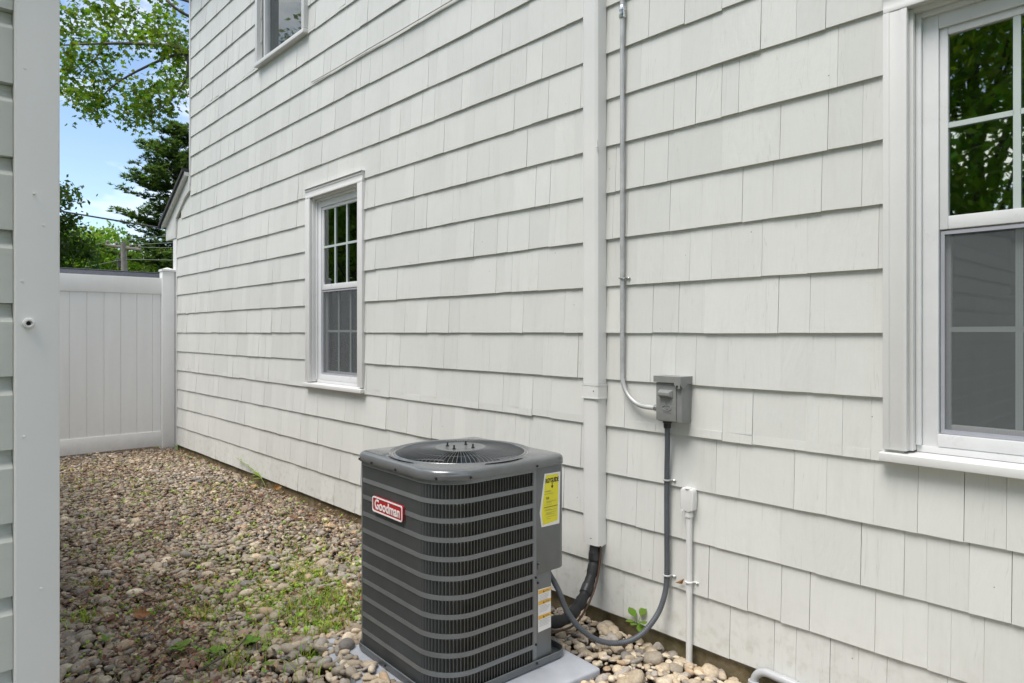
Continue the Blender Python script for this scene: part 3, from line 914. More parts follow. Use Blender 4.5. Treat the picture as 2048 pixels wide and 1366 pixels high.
o.matrix_basis = Matrix.Translation((bx, yf - .0125, bz - .001)) @ Matrix.Rotation(PI / 2, 4, 'X')
# paper labels on the side facing +x
def side_poly(pts, x, th): 
    return MB().prism([(y, z_ - .045) for y, z_ in pts], 0, x, x + th)
XF = Hh + .0012
lab = side_poly([(.186, .638), (.292, .636), (.298, .862), (.204, .864), (.176, .70)], XF + .0005, .0016).build('energy_label', M_WHITE, ac, local=True)
side_poly([(.193, .646), (.281, .652), (.286, .855), (.211, .857), (.186, .70)], XF + .0022, .0004).build('yellow_sheet', M_YEL, lab, local=True)
def side_text(body, size, y, z_, x, parent, mat, sy=1., bold=0., rot=0.):
    t = text_mesh(body, size, .0002, bold)
    t.materials.clear(); t.materials.append(mat)
    o_ = link('lettering', t, parent)
    o_.matrix_basis = Matrix.Translation((x, y, z_ - .045)) @ Matrix.Rotation(PI / 2, 4, 'Z') @ Matrix.Rotation(PI / 2, 4, 'X') @ Matrix.Rotation(rot, 4, 'Z') @ Matrix.Diagonal((sy, 1, 1, 1))
XT = XF + .0030
side_text('RGYGUIDE', .026, .247, .831, XT, lab, M_INK, .62, .0011)
m_ = MB()
m_.prism([(.2455, .822 - .045), (.2495, .822 - .045), (.2495, .808 - .045), (.2555, .808 - .045), (.2475, .796 - .045), (.2395, .808 - .045), (.2455, .808 - .045)], 0, XT, XT + .0004)
m_.build('arrow', M_INK, lab, local=True)
side_text('12.2', .013, .219, .757, XT, lab, M_INK, .9, .0003)
ln = MB()
ln.box((XT, .198, .7178 - .045), (XT + .0003, .28, .7198 - .045))
ln.build('rule_line', M_INK, lab, local=True)
ln = MB(); rr_ = random.Random(4)
for zz in (.788, .785, .775, .742, .738, .728, .708, .704, .694, .690, .686, .676, .668):
    a = rr_.uniform(.20, .215); b = rr_.uniform(.235, .28)
    ln.box((XT, a, zz - .045), (XT + .0003, b, zz + .0012 - .045))
ln.build('small_print', M_INKG, lab, local=True)
wl = side_poly([(.169, .192), (.2435, .195), (.2435, .371), (.169, .374)], Hh - .0005, .0010).build('warning_label', M_WHITE, ac, local=True)
for zz in (.361, .314, .253):
    bd = side_poly([(.170, zz - .007), (.243, zz - .006), (.243, zz + .008), (.170, zz + .009)], Hh + .0008, .0004).build('orange_band', M_ORG, wl, local=True)
    side_poly([(.196, zz - .005), (.205, zz - .005), (.2005, zz + .006)], Hh + .0014, .0003).build('warning_triangle', M_INK, wl, local=True)
    ln = MB()
    ln.box((Hh + .0014, .209, zz - .002 - .045), (Hh + .0017, .232, zz + .003 - .045))
    ln.build('heading', M_INKG, wl, local=True)
    ln = MB()
    for q in range(5):
        ln.box((Hh + .0008, .175, zz - .014 - q * .006 - .045), (Hh + .0011, .175 + rr_.uniform(.04, .064), zz - .0125 - q * .006 - .045))
    ln.build('small_print', M_INKW, wl, local=True)

pad = MB().box((-.49, -.48, -.06), (.492, .385, 0))
po = pad.build('equipment_pad', M_PAD, None, bevel=.012, seg=3)
po.location = (AO[0] + .003, AO[1], AO[2]); po.rotation_euler = (0, 0, -.075)
tag(po, 'smooth blue grey equipment pad under the air conditioner, half buried in stones', 'equipment pad')

# ------------------------------------------------------------------ services on the wall
# white cover over the line set
cov = empty('line_set_cover', (-2.235, -.02, .4), 'tall white plastic line set cover running up the shingles behind the air conditioner', 'pipe cover')
def cover_prof(w, d, x=-2.245):
    return [(x - w, -.012), (x - w, -d + .022), (x - w + .006, -d + .008), (x - w + .02, -d), (x + w - .02, -d), (x + w - .006, -d + .008), (x + w, -d + .022), (x + w, -.012)]
def ext(mb, prof, z0, z1): return mb.prism(prof, 2, z0, z1)
ext(MB(), cover_prof(.055, .079), 1.175, 6.0).build('upper_cover', M_PVC, cov, smooth=25)
ext(MB(), cover_prof(.0535, .077), .40, 1.1745).build('lower_cover', M_PVC, cov, smooth=25)
ext(MB(), cover_prof(.059, .083), 1.138, 1.213).build('joint_sleeve', M_PVC, cov, smooth=25)
ext(ext(MB(), cover_prof(.0605, .0845), 1.204, 1.213), cover_prof(.0605, .0845), 1.138, 1.144).build('sleeve_rim', M_PVC, cov, smooth=25)
MB().box((-2.2875, -.05, .39), (-2.2025, -.013, .3995)).build('end_cap', M_PVC, cov)
MB().lathe([(.004, 0), (.003, .003)], (-2.214, -.0838, 1.177), 1, 8).build('screw', M_ZINC, cov)
mb = MB(); mb.prism([(-2.2, 2.395), (-2.188, 2.395), (-2.192, 2.43)], 1, -.085, -.078)
mb.build('torn_clip', M_PVC, cov)

# insulated line set from the cover to the unit
ls = empty('insulated_pipe', (-2.2, -.1, .1), 'black foam insulated refrigerant pipe curving from the white cover to the unit', 'pipe')
pp = smoothpath([(-2.237, -.048, .44), (-2.235, -.05, .36), (-2.225, -.075, .28), (-2.205, -.15, .195), (-2.185, -.24, .145), (-2.18, -.33, .115), (-2.2, -.44, .125), (-2.23, -.56, .15)], 8)
rr = [.0275 + .0022 * math.sin(i_ * .9) + .0012 * math.sin(i_ * 2.3) for i_ in range(len(pp))]
MB().tube(pp, rr, 14).build('foam_sleeve', M_BLK, ls, smooth=60)
for q in (9, 22, 33):
    MB().tube(pp[q:q + 4], [.0305] * 4, 14).build('tape_band', M_BLKP, ls, smooth=60)
p2 = smoothpath([(-2.205, -.045, .42), (-2.2, -.05, .33), (-2.185, -.1, .22), (-2.165, -.2, .13), (-2.155, -.3, .085), (-2.17, -.42, .085), (-2.2, -.55, .1)], 8)
MB().tube(p2, .0055, 8).build('bare_line', simple('aged_copper', (.10, .055, .035), .5, .3), ls, smooth=60)

# rigid conduit down to the disconnect
em = empty('metal_conduit', (-2.075, -.03, 1.1), 'thin galvanised steel conduit running down the wall and bending into the grey box', 'conduit')
path = [(-2.075, -.03, 6.0), (-2.075, -.03, 1.30)]
for k in range(1, 11):
    a = PI / 2 * k / 10
    path.append((-2.075 + .155 * (1 - math.cos(a)), -.03 - .02 * k / 10, 1.275 - .155 * math.sin(a)))
path.append((-1.862, -.05, 1.119))
MB().tube(path, .0115, 14).build('tube', M_GALV, em, smooth=50)
MB().lathe([(.0155, -.03), (.0165, -.028), (.0165, -.008), (.0135, -.006), (.0135, .004), (.0165, .006), (.0165, .026), (.0145, .03)], (-2.075, -.03, 3.045), 2, 14).build('coupling', M_ZINC, em, smooth=30)
def strap(parent, x, z_, r_, mat, side, y=-.03):
    m_ = MB()
    m_.tube([(x - side * r_ * 1.05, -.014, z_)] + [(x - side * math.cos(PI * k / 8) * (r_ + .002), y - math.sin(PI * k / 8) * (r_ + .002), z_) for k in range(9)] + [(x + side * r_ * 1.05, -.018, z_), (x + side * (r_ + .026), -.016, z_)], .0042, 6)
    o_ = m_.build('strap', mat, parent, smooth=50)
    MB().lathe([(.0055, .0), (.0055, -.003), (.003, -.005)], (x + side * (r_ + .018), -.0195, z_), 1, 8).build('strap_screw', M_ZINC, o_)
strap(em, -2.075, 1.737, .012, M_ZINC, 1)
MB().lathe([(.016, 0), (.016, .012), (.0185, .013), (.0185, .02), (.0145, .022), (.0145, .034), (.019, .035), (.019, .043)], (-1.868, -.05, 1.119), 0, 12).build('connector', M_ZINC, em, smooth=30)

# disconnect box
db = empty('disconnect_box', (-1.795, -.012, 1.075), 'small grey metal disconnect box screwed to the shingles', 'electrical box')
bx0, bx1, bz0, bz1, bd = -1.828, -1.694, 1.068, 1.274, -.098
MB().box((bx0 + .004, bd + .006, bz0), (bx1 - .002, -.014, bz1 - .012)).build('body', M_BOXG, db, bevel=.004)
MB().box((bx0, bd, bz0 + .004), (bx1 - .028, bd + .0055, bz1 - .03)).build('door', M_BOXG, db, bevel=.002)
h_ = MB()
h_.box((bx0 - .006, bd - .012, bz1 - .004), (bx1 + .004, -.014, bz1))
h_.box((bx0 - .006, bd - .012, bz1 - .028), (bx1 - .0305, bd - .0085, bz1 - .0041))
h_.prism([(bd - .012, bz1 - .0041), (bd - .012, bz1 - .036), (bd + .003, bz1 - .052), (bd + .022, bz1 - .052), (bd + .04, bz1 - .034), (-.014, bz1 - .034), (-.014, bz1 - .0041)], 0, bx1 + .0005, bx1 + .004)
h_.prism([(bx1 - .030, bz1 - .0041), (bx1 - .030, bz1 - .034), (bx1 - .016, bz1 - .052), (bx1 + .0, bz1 - .052), (bx1 + .0, bz1 - .0041)], 1, bd - .012, bd - .009)
h_.build('hood', M_BOXG, db)
hx0, hx1, hz0, hz1 = bx0 + .02, bx0 + .092, 1.176, 1.214
y1 = bd - .0005; y0 = bd - .021
MB().add([(hx0, y1, hz0), (hx1, y1, hz0), (hx1, y1, hz1), (hx0, y1, hz1), (hx0 + .003, y0, hz0 + .010), (hx1 - .012, y0, hz0 + .010), (hx1 - .012, y0, hz1 - .012), (hx0 + .003, y0, hz1 - .012)],
         [(0, 3, 2, 1), (4, 5, 6, 7), (0, 1, 5, 4), (1, 2, 6, 5), (2, 3, 7, 6), (3, 0, 4, 7)]).build('pull_handle', M_BOXG, db, bevel=.003)
m_ = MB()
ex, ez = bx0 + .058, 1.131
m_.tube([(ex + .024 * math.cos(2 * PI * k / 28), bd - .001, ez + .0115 * math.sin(2 * PI * k / 28)) for k in range(29)], .0017, 6, False)
m_.tube([(ex - .004, bd - .001, ez - .001), (ex - .004, bd - .001, ez + .024)], .0015, 6)
m_.tube([(ex + .004, bd - .001, ez - .001), (ex + .004, bd - .001, ez + .024)], .0015, 6)
m_.tube([(ex - .009, bd - .001, ez - .004), (ex + .009, bd - .001, ez - .004)], .0013, 6)
m_.tube([(ex - .009, bd - .001, ez + .026), (ex + .009, bd - .001, ez + .026)], .001, 6)
for k in range(5): m_.tube([(ex - .018 + k * .009, bd - .001, ez - .024), (ex - .014 + k * .009, bd - .001, ez - .018)], .001, 5)
m_.build('emblem', M_BOXG, db, smooth=50)
MB().lathe([(.005, 0), (.005, -.003), (.003, -.004)], (bx1 - .014, bd - .012, bz1 - .042), 1, 8).build('screw', M_BLKP, db)

# flexible whip from the box to the unit
wh = empty('flexible_conduit', (-1.81, -.05, .3), 'dark grey ribbed flexible conduit hanging from the grey box and looping to the unit', 'conduit')
keys = [(-1.797, -.055, 1.05), (-1.803, -.045, .95), (-1.814, -.034, .789), (-1.814, -.034, .55), (-1.814, -.034, .349), (-1.818, -.05, .25), (-1.835, -.09, .165), (-1.872, -.16, .09), (-1.92, -.24, .064), (-1.97, -.33, .085), (-2.01, -.41, .15), (-2.04, -.47, .24), (-2.055, -.51, .34), (-2.09, -.54, .42)]
pp = smoothpath(keys, 20)
dd = [0]
for p, q in zip(pp, pp[1:]): dd.append(dd[-1] + (q - p).length)
n = int(dd[-1] / .0024)
P2 = []
da = np.array(dd); pa = np.array([tuple(p) for p in pp])
for k in range(n):
    s = dd[-1] * k / (n - 1)
    P2.append(tuple(np.interp(s, da, pa[:, j]) for j in range(3)))
rad = [.0118 + (.0010 if (k // 2) % 2 == 0 else 0) for k in range(n)]
MB().tube(P2, rad, 12).build('hose', M_WHIP, wh, smooth=50)
MB().lathe([(.014, -.035), (.0165, -.033), (.0175, -.012), (.021, -.010), (.021, -.001), (.017, 0)], (-1.797, -.055, 1.067), 2, 14).build('fitting', M_BLKP, wh, smooth=35)
strap(wh, -1.814, .789, .0125, M_GALV, 1, -.034); strap(wh, -1.814, .349, .0125, M_GALV, 1, -.034)

# painted outlet box with its pipe
ob = empty('outlet_box', (-1.70, -.03, 0), 'small white painted junction box on top of a white plastic pipe up the wall', 'junction box')
m_ = MB()
m_.prism([(-1.732, .685), (-1.722, .668), (-1.690, .664), (-1.668, .676), (-1.666, .755), (-1.674, .77), (-1.722, .772), (-1.732, .762)], 1, -.05, -.012)
m_.build('box', M_TRIM, ob, bevel=.005, seg=3)
MB().lathe([(.014, 0), (.016, -.004), (.012, -.008)], (-1.696, -.04, .775), 2, 10).build('top_lug', M_TRIM, ob)
MB().lathe([(.006, 0), (.006, -.006)], (-1.722, -.05, .667), 1, 8).build('lower_lug', M_TRIM, ob)
MB().tube([(-1.6975, -.03, .668), (-1.6975, -.03, -.06)], .0145, 14).build('pipe', M_TRIM, ob, smooth=50)
MB().lathe([(.0185, 0), (.0185, .022)], (-1.6975, -.03, .642), 2, 14).build('pipe_socket', M_TRIM, ob, smooth=50)
strap(ob, -1.6975, .349, .0145, M_TRIM, 1)
MB().add([(-1.772, -.03, .325), (-1.745, -.034, .333), (-1.722, -.032, .357), (-1.735, -.028, .327)], [(0, 1, 2), (0, 2, 3)]).build('dry_scrap', simple('tan_scrap', (.28, .15, .06), .8), ob)

# grey drain elbow low on the wall, right
dr = empty('grey_drain_pipe', (-1.38, -.03, 0), 'light grey plastic pipe elbow rising from the stones and running along the foundation', 'pipe')
M_PVCG = simple('grey_pvc', (.45, .46, .47), .35, 0, .05, 12)
ep = [(-1.385, -.04, -.05), (-1.383, -.038, .02)] + [(-1.383 + .062 * (1 - math.cos(PI / 2 * k / 8)), -.036, .02 + .058 * math.sin(PI / 2 * k / 8)) for k in range(1, 9)] + [(-1.22, -.032, .071), (.6, -.03, .045)]
MB().tube(ep, .0165, 14).build('elbow', M_PVCG, dr, smooth=50)
MB().lathe([(.0195, -.05), (.0195, .016), (.0225, .018), (.0225, .026), (.019, .027)], (-1.384, -.039, .0), 2, 16).build('collar', M_PVCG, dr, smooth=35)
MB().tube([(-1.262, -.034, .0755), (-1.205, -.032, .0705)], .0185, 14).build('socket', M_PVCG, dr, smooth=50)

# loose cable lying in a lap of the shingles
ca_ = smoothpath([(-5.42, -.022, 3.612), (-5.0, -.026, 3.602), (-4.5, -.024, 3.606), (-4.0, -.03, 3.598), (-3.4, -.024, 3.603), (-2.6, -.026, 3.606), (-1.2, -.024, 3.6)], 10)
tag(MB().tube(ca_, .0033, 8).build('cable', simple('painted_cable', (.34, .34, .32), .5), None, smooth=60), 'thin painted cable running along a shingle line below the upper window', 'cable')
# ------------------------------------------------------------------ river stones
def ico(sub):
    bm = bmesh.new(); bmesh.ops.create_icosphere(bm, subdivisions=sub, radius=1)
    v = np.array([p.co for p in bm.verts]); f = np.array([[q.index for q in p.verts] for p in bm.faces]); bm.free()
    return v, f
def rock(sub, seed):
    v, f = ico(sub); r_ = np.random.default_rng(seed)
    for _ in range(5):
        d = r_.normal(size=3); d /= np.linalg.norm(d)
        v = v * (1 + .16 * r_.uniform(-1, 1) * np.tanh(2.2 * (v @ d))[:, None])
    e = r_.uniform(.72, .95)
    v = np.sign(v) * np.abs(v) ** e
    return v, f
NEAR = [rock(2, s) for s in range(10)]
FAR = [rock(1, s + 50) for s in range(8)]
PAL = np.array([1.66, 1.60, 1.54]) * np.array([(.205, .185, .155), (.26, .225, .175), (.15, .14, .125), (.32, .275, .21), (.185, .15, .115), (.37, .33, .265), (.115, .11, .105), (.23, .215, .20), (.28, .215, .15)])
PWL = np.array([.26, .18, .10, .07, .20, .03, .04, .07, .05]); PWR = np.array([.10, .20, .05, .25, .08, .16, .02, .08, .06])
pts = []
def ac_local(x, y):
    dx, dy = x - AO[0], y - AO[1]
    c, s = math.cos(ATH), math.sin(ATH)
    return c * dx + s * dy, -s * dx + c * dy
def cell(x0, x1, y0, y1, sp, size):
    gx = np.arange(x0, x1, sp); gy = np.arange(y0, y1, sp)
    a, b = np.meshgrid(gx, gy)
    a = a.ravel() + rng.uniform(-.5, .5, a.size) * sp; b = b.ravel() + rng.uniform(-.5, .5, b.size) * sp
    for x, y in zip(a, b): pts.append((x, y, size))
cell(-9.26, -4.6, -2.44, .005, .0285, .0185)
cell(-4.6, -1.46, -2.44, .0, .031, .0205)
cell(-1.46, .5, -2.3, .0, .033, .0215)
stones = []
for x, y, sz in pts:
    lx, ly = ac_local(x, y)
    z0 = float(gz(x, y)) - .034 * max(0., 1 + y / .3)
    edge = max(abs(lx) - .49, (-.48 - ly) if ly < 0 else ly - .385)
    if 0 < edge < .22 and (lx < -.3 or ly < -.4) and lx < .3: z0 += .04 * (1 - edge / .22)
    inpad = -.5 < lx < .5 and -.49 < ly < .395
    if inpad:
        if -.345 < lx < .345 and -.345 < ly < .40: continue
        heap = (lx < -.34 and (ly < -.22 + .06 * math.sin(ly * 40) or lx < -.45 - .02 * math.sin(30 * ly))) or (ly < -.37 and lx < .05 + .1 * math.sin(lx * 9))
        if not heap:
            if rng.random() > .012 or lx > .2: continue
        z0 = .045
    if y > -.022: y = -.022 + rng.uniform(-.02, .012)
    l = sz * float(np.clip(rng.lognormal(-.02, .38), .42, 2.3))
    ax = (l, l * rng.uniform(.52, .92), l * rng.uniform(.26, .56))
    warm = np.clip((x + 3.3) / 1.2, 0, 1) * (1 if y > -1.25 else .6)
    pw = PWL * (1 - warm) + PWR * warm
    c = PAL[rng.choice(9, p=pw / pw.sum())] * (1 + .06 * warm) * rng.uniform(.86, 1.16)
    stones.append((x, y, z0 + ax[2] * .35 + rng.uniform(-.008, .012), ax, rng.uniform(0, 2 * PI), rng.normal(0, .28), rng.normal(0, .28), c))
def shownstone(s):
    p = pix(s[0], s[1], s[2])
    if not p or not (122 < p[0] < 2040 and 890 < p[1] < 1362): return 0
    if 712 < p[0] < 1100 and p[1] < 1366 and s[1] > -1.2: return 0
    return s[3][0] / p[2]
def stone_v(s, v):
    q = Matrix.Rotation(s[4], 3, 'Z') @ Matrix.Rotation(s[5], 3, 'X') @ Matrix.Rotation(s[6], 3, 'Y')
    return (v * np.array(s[3])) @ np.array(q).T
stones.sort(key=shownstone, reverse=True)
for k, s in enumerate(stones[:300]):
    v, f = NEAR[k % 10]
    o = link('pebble', npmesh('pebble', stone_v(s, v), f, M_STONE, True, np.repeat(np.array([s[7]]), len(v), 0)), bed)
    o.location = s[:3]
VV, FF, TT, off = [], [], [], 0
for k, s in enumerate(stones[300:]):
    p = pix(s[0], s[1], s[2])
    near = p and p[2] < 3.5 and 60 < p[0] < 2100
    v, f = (NEAR[k % 10] if near else FAR[k % 8])
    VV.append(stone_v(s, v) + np.array(s[:3])); FF.append(f + off); off += len(v)
    TT.append(np.repeat(np.array([s[7]]), len(v), 0))
o = link('pebbles', npmesh('pebbles', np.concatenate(VV), np.concatenate(FF), M_STONE, True, np.concatenate(TT)))
kind(o, 'stuff'); o['label'] = 'bed of rounded grey and tan river stones'
print('stones', len(stones), 'tris', sum(len(f) for f in FF))

# ------------------------------------------------------------------ leaves, grass, litter
class LeafMesh:
    def __init__(s): s.V = []; s.T = []; s.n = 0; s.F = []
    def addpoly(s, P, c, tris):
        s.F += [(a + s.n, b + s.n, d + s.n) for a, b, d in tris]
        s.V += list(P); s.T += [c] * len(P); s.n += len(P)
    def make(s, name, mat, parent=None, label=None):
        V = np.array(s.V)
        if parent is not None:
            inv = np.array(wmat(parent).inverted()); V = V @ inv[:3, :3].T + inv[:3, 3]
        return link(name, npmesh(name, V, np.array(s.F), mat, False, np.array(s.T)), parent)
def onground(x, y): 
    lx, ly = ac_local(x, y)
    return not (-.36 < lx < .52 and -.36 < ly < .40)
def blade_grass(lm, x, y, z, h, c, r_):
    a = r_.uniform(0, 2 * PI); ln = r_.uniform(.25, .95) * h; w = r_.uniform(.0014, .0028)
    dx, dy = math.cos(a), math.sin(a)
    P = []
    for t, ww in ((0, 1), (.55, .85), (1, .05)):
        cx, cy, cz = x + dx * ln * t * t, y + dy * ln * t * t, z + h * (t - .25 * t * t * (ln / h))
        P += [np.array((cx - dy * w * ww, cy + dx * w * ww, cz)), np.array((cx + dy * w * ww, cy - dx * w * ww, cz))]
    lm.addpoly(P, c, [(0, 1, 3), (0, 3, 2), (2, 3, 5), (2, 5, 4)])
def oval_leaf(lm, base, yaw, pitch, L_, w, c, fold=.2, lobes=0):
    """leaf blade from base, folded along the midrib"""
    d = np.array((math.cos(yaw) * math.cos(pitch), math.sin(yaw) * math.cos(pitch), math.sin(pitch)))
    sd = np.array((-math.sin(yaw), math.cos(yaw), 0.)); up = np.cross(d, sd)
    base = np.array(base)
    rows = [(0, 0), (.25, .75), (.5, 1.), (.75, .72), (1, 0)]
    P = [base]
    for t, ww in rows[1:4]:
        m_ = base + d * L_ * t - up * (.10 * L_ * t * t)
        P += [m_ + sd * w * ww * .5 + up * fold * w * ww * .5, m_, m_ - sd * w * ww * .5 + up * fold * w * ww * .5]
    P.append(base + d * L_ - up * .10 * L_)
    lm.addpoly(P, c, [(0, 2, 1), (0, 3, 2), (1, 2, 5), (1, 5, 4), (2, 3, 6), (2, 6, 5), (4, 5, 8), (4, 8, 7), (5, 6, 9), (5, 9, 8), (7, 8, 10), (8, 9, 10)])
GREEN = [(.24, .38, .05), (.31, .44, .07), (.17, .31, .04), (.37, .44, .09), (.27, .41, .06)]
STRAW = [(.38, .33, .14), (.30, .24, .10)]
r2 = random.Random(33)
gr = LeafMesh()
def tuft(x, y, n, h, spread, straw=.12):
    for _ in range(int(n * 1.5)):
        a, b = x + r2.gauss(0, spread), y + r2.gauss(0, spread)
        if not onground(a, b) or b > -.01: continue
        c = r2.choice(STRAW) if r2.random() < straw else r2.choice(GREEN)
        blade_grass(gr, a, b, .0, h * r2.uniform(.5, 1.15), tuple(q * r2.uniform(.95, 1.4) for q in c), r2)
for x, y, n, h, sp in ((-3.22, -.95, 100, .075, .10), (-3.32, -1.06, 120, .085, .10), (-3.45, -.86, 110, .06, .09), (-3.9, -.82, 90, .06, .10), (-4.25, -.85, 60, .05, .1), (-3.55, -1.2, 70, .055, .10), (-3.1, -.8, 60, .06, .08),
                       (-3.63, -1.5, 90, .075, .045), (-3.15, -1.33, 50, .06, .05), (-3.05, -1.6, 50, .07, .07), (-3.05, -1.08, 110, .07, .07), (-3.3, -.7, 80, .06, .1), (-3.75, -1.02, 60, .05, .12), (-2.84, -1.3, 14, .12, .03), (-2.7, -1.38, 16, .11, .05), (-4.5, -1.82, 40, .05, .04), (-4.0, -1.95, 50, .07, .04), (-2.0, -1.1, 0, .05, .03)):
    tuft(x, y, n, h, sp)
for _ in range(260):
    x = r2.uniform(-8.9, -2.9); y = r2.uniform(-2.3, -.1)
    tuft(x, y, r2.randint(3, 10), r2.uniform(.02, .05), .025)
for _ in range(170):
    x = r2.gauss(-3.6, .55); y = r2.gauss(-1.0, .34)
    tuft(x, y, r2.randint(8, 22), r2.uniform(.03, .06), .04)
kind(gr.make('grass', M_WEED), 'stuff')['label'] = 'thin grass growing up through the stones'
wd = LeafMesh()
def sprout(x, y, n, L_):
    for k in range(n):
        yaw = r2.uniform(0, 2 * PI); p_ = r2.uniform(.15, .9)
        h = r2.uniform(.008, .03)
        c = r2.choice(GREEN); c = tuple(q * r2.uniform(1.1, 1.55) for q in c)
        oval_leaf(wd, (x + r2.gauss(0, .008), y + r2.gauss(0, .008), h), yaw, p_, L_ * r2.uniform(.6, 1.2), L_ * r2.uniform(.45, .75), c)
for _ in range(1150):
    if r2.random() < .55: x, y = r2.uniform(-8.8, -2.9), r2.uniform(-2.3, -.06)
    else: x, y = r2.gauss(-3.6, .5), r2.gauss(-1.05, .38)
    if onground(x, y) and y < -.03: sprout(x, y, r2.randint(2, 6), r2.uniform(.014, .028))
for _ in range(60):
    x, y = r2.choice([(-6.6, -.35), (-7.2, -.9), (-6.4, -1.1), (-7.6, -1.2), (-8.4, -1.3)])
    sprout(x + r2.gauss(0, .18), y + r2.gauss(0, .12), r2.randint(2, 5), .024)
kind(wd.make('weeds', M_WEED), 'stuff')['label'] = 'small round leaved weeds sprouting between the stones'
# brown litter between the stones
lt = LeafMesh()
BROWN = [(.12, .062, .034), (.20, .105, .05), (.08, .045, .028), (.27, .155, .08), (.17, .075, .04), (.36, .25, .15)]
for _ in range(27000):
    if r2.random() < .55: x, y = r2.uniform(-9.1, -2.6), r2.uniform(-2.4, -.03)
    else:
        cx, cy, s_ = r2.choice([(-8.6, -.9, .6), (-8.5, -.6, .6), (-8.2, -1.2, .6), (-8.8, -.4, .4), (-7.2, -1.5, .6), (-4.4, -1.75, .3), (-4.2, -1.5, .3), (-3.75, -1.65, .22), (-3.3, -1.75, .2), (-8.9, -.3, .3), (-5.4, -1.4, .4), (-7.4, -1.3, .5), (-4.9, -.2, .25), (-5.9, -.35, .3), (-3.2, -.85, .25)])
        x, y = r2.gauss(cx, s_), r2.gauss(cy, s_ * .6)
    if not onground(x, y) or y > -.02: continue
    a = r2.uniform(0, 2 * PI); l = r2.uniform(.004, .017); w = l * r2.uniform(.15, .7); z = r2.uniform(.012, .044)
    u = np.array((math.cos(a), math.sin(a), r2.uniform(-.5, .5))); v = np.array((-math.sin(a), math.cos(a), r2.uniform(-.5, .5)))
    p = np.array((x, y, z))
    lt.addpoly([p - u * l, p - v * w + u * l * .3, p + u * l, p + v * w - u * l * .1], tuple(q * r2.uniform(.7, 1.2) for q in r2.choice(BROWN)), [(0, 1, 2), (0, 2, 3)])
kind(lt.make('leaf_litter', M_DRY), 'stuff')['label'] = 'brown scraps of dead leaf between the stones'

# larger dead leaves lying about, one object each
def dead_leaf(x, y, L_, yaw, c, curl, z=.03, lobed=True, tiltx=0.):
    L_ *= .78
    """lobed oak or maple leaf: outline grid bent by curl, veins as a ridge"""
    out = [(0, .06), (.12, .30), (.2, .16), (.34, .42), (.45, .2), (.6, .36), (.7, .16), (.84, .2), (1, .02)] if lobed else [(0, .05), (.15, .22), (.35, .34), (.55, .33), (.75, .22), (.9, .1), (1, .01)]
    P = []; rr_ = random.Random(int(x * 1000))
    for t, w in out:
        for sgn in (-1, -.5, 0, .5, 1):
            u = w * sgn
            P.append(((t - .5) * L_, u * L_, (curl * (u * u * 2.2 - .1) + curl * .8 * (t - .5) ** 2 + .03 * rr_.uniform(-1, 1) - .02 * (sgn == 0)) * L_))
    fs = []
    for i_ in range(len(out) - 1):
        for j in range(4): fs.append((i_ * 5 + j, i_ * 5 + j + 1, i_ * 5 + j + 6, i_ * 5 + j + 5))
    V = np.array(P)
    V = V @ np.array(Matrix.Rotation(tiltx, 3, 'X')).T @ np.array(Matrix.Rotation(yaw, 3, 'Z')).T
    T = np.array([[q * rr_.uniform(.85, 1.12) for q in c] for _ in P])
    o_ = link('dead_leaf', npmesh('dead_leaf', V, np.array(fs), M_DRY, True, T))
    o_.location = (x, y, z - V[:, 2].min() - .006)
    return o_
TAN, PALE, RUST, GREYB = (.34, .20, .10), (.46, .36, .22), (.26, .11, .05), (.25, .18, .13)
LV = [(-3.80, -1.73, .105, .9, (.36, .19, .09), 1.2, .7, 'rust brown curled dead leaf standing up among the stones'),
      (-3.86, -1.86, .10, 2.6, (.20, .10, .06), .9, .2, 'dark brown cupped dead leaf lying left of the rust brown curled one'),
      (-3.52, -1.60, .13, .55, (.46, .35, .24), .3, .15, 'pale tan lobed dead leaf lying below a grass tuft'),
      (-3.60, -1.52, .09, 2.0, (.50, .38, .20), .7, .3, 'crumpled yellowish dead leaf between pale tan leaf and grass tuft'),
      (-3.22, -1.42, .15, .35, (.36, .26, .19), .35, .2, 'large flat pinkish brown dead leaf behind a bright broad leaved weed'),
      (-4.20, -1.93, .10, .4, (.32, .25, .19), .4, .1, 'grey brown dead leaf near the white garage corner'),
      (-4.10, -1.62, .09, .2, (.30, .22, .16), .4, .1, 'small grey brown dead leaf out among bare stones on the left'),
      (-3.10, -1.72, .10, 1.4, (.30, .20, .14), .6, .2, 'folded dull brown dead leaf at the bottom edge of the picture'),
      (-4.62, -.27, .12, .5, (.48, .34, .20), .5, .2, 'light tan dead leaf close to the wall left of the unit'),
      (-4.36, -.22, .10, 2.2, (.46, .33, .22), .6, .2, 'light tan dead leaf right beside the louvered unit near the wall'),
      (-5.02, -.36, .08, 1.0, (.22, .12, .06), .8, .3, 'small reddish brown curled leaf a little out from the wall'),
      (-6.30, -.16, .10, .2, (.42, .26, .12), .4, .2, 'tan leaf at the foot of the wall beside the slender weed'),
      (-6.05, -.05, .11, 1.6, (.34, .18, .07), .8, .9, 'brown leaf propped against the foundation beside the slender weed'),
      (-5.9, -1.24, .10, .6, (.34, .24, .15), .5, .1, 'mid brown leaf in the middle of the stone bed'),
      (-7.1, -.98, .12, .1, (.40, .30, .19), .3, .1, 'pale leaf far back on the stone bed toward the fence')]
for x, y, l, yaw, c, cu, ti, lab_ in LV:
    tag(dead_leaf(x, y, l, yaw, c, cu, .032, True, ti), lab_, 'dead leaf', 'larger dead leaves on the stones')
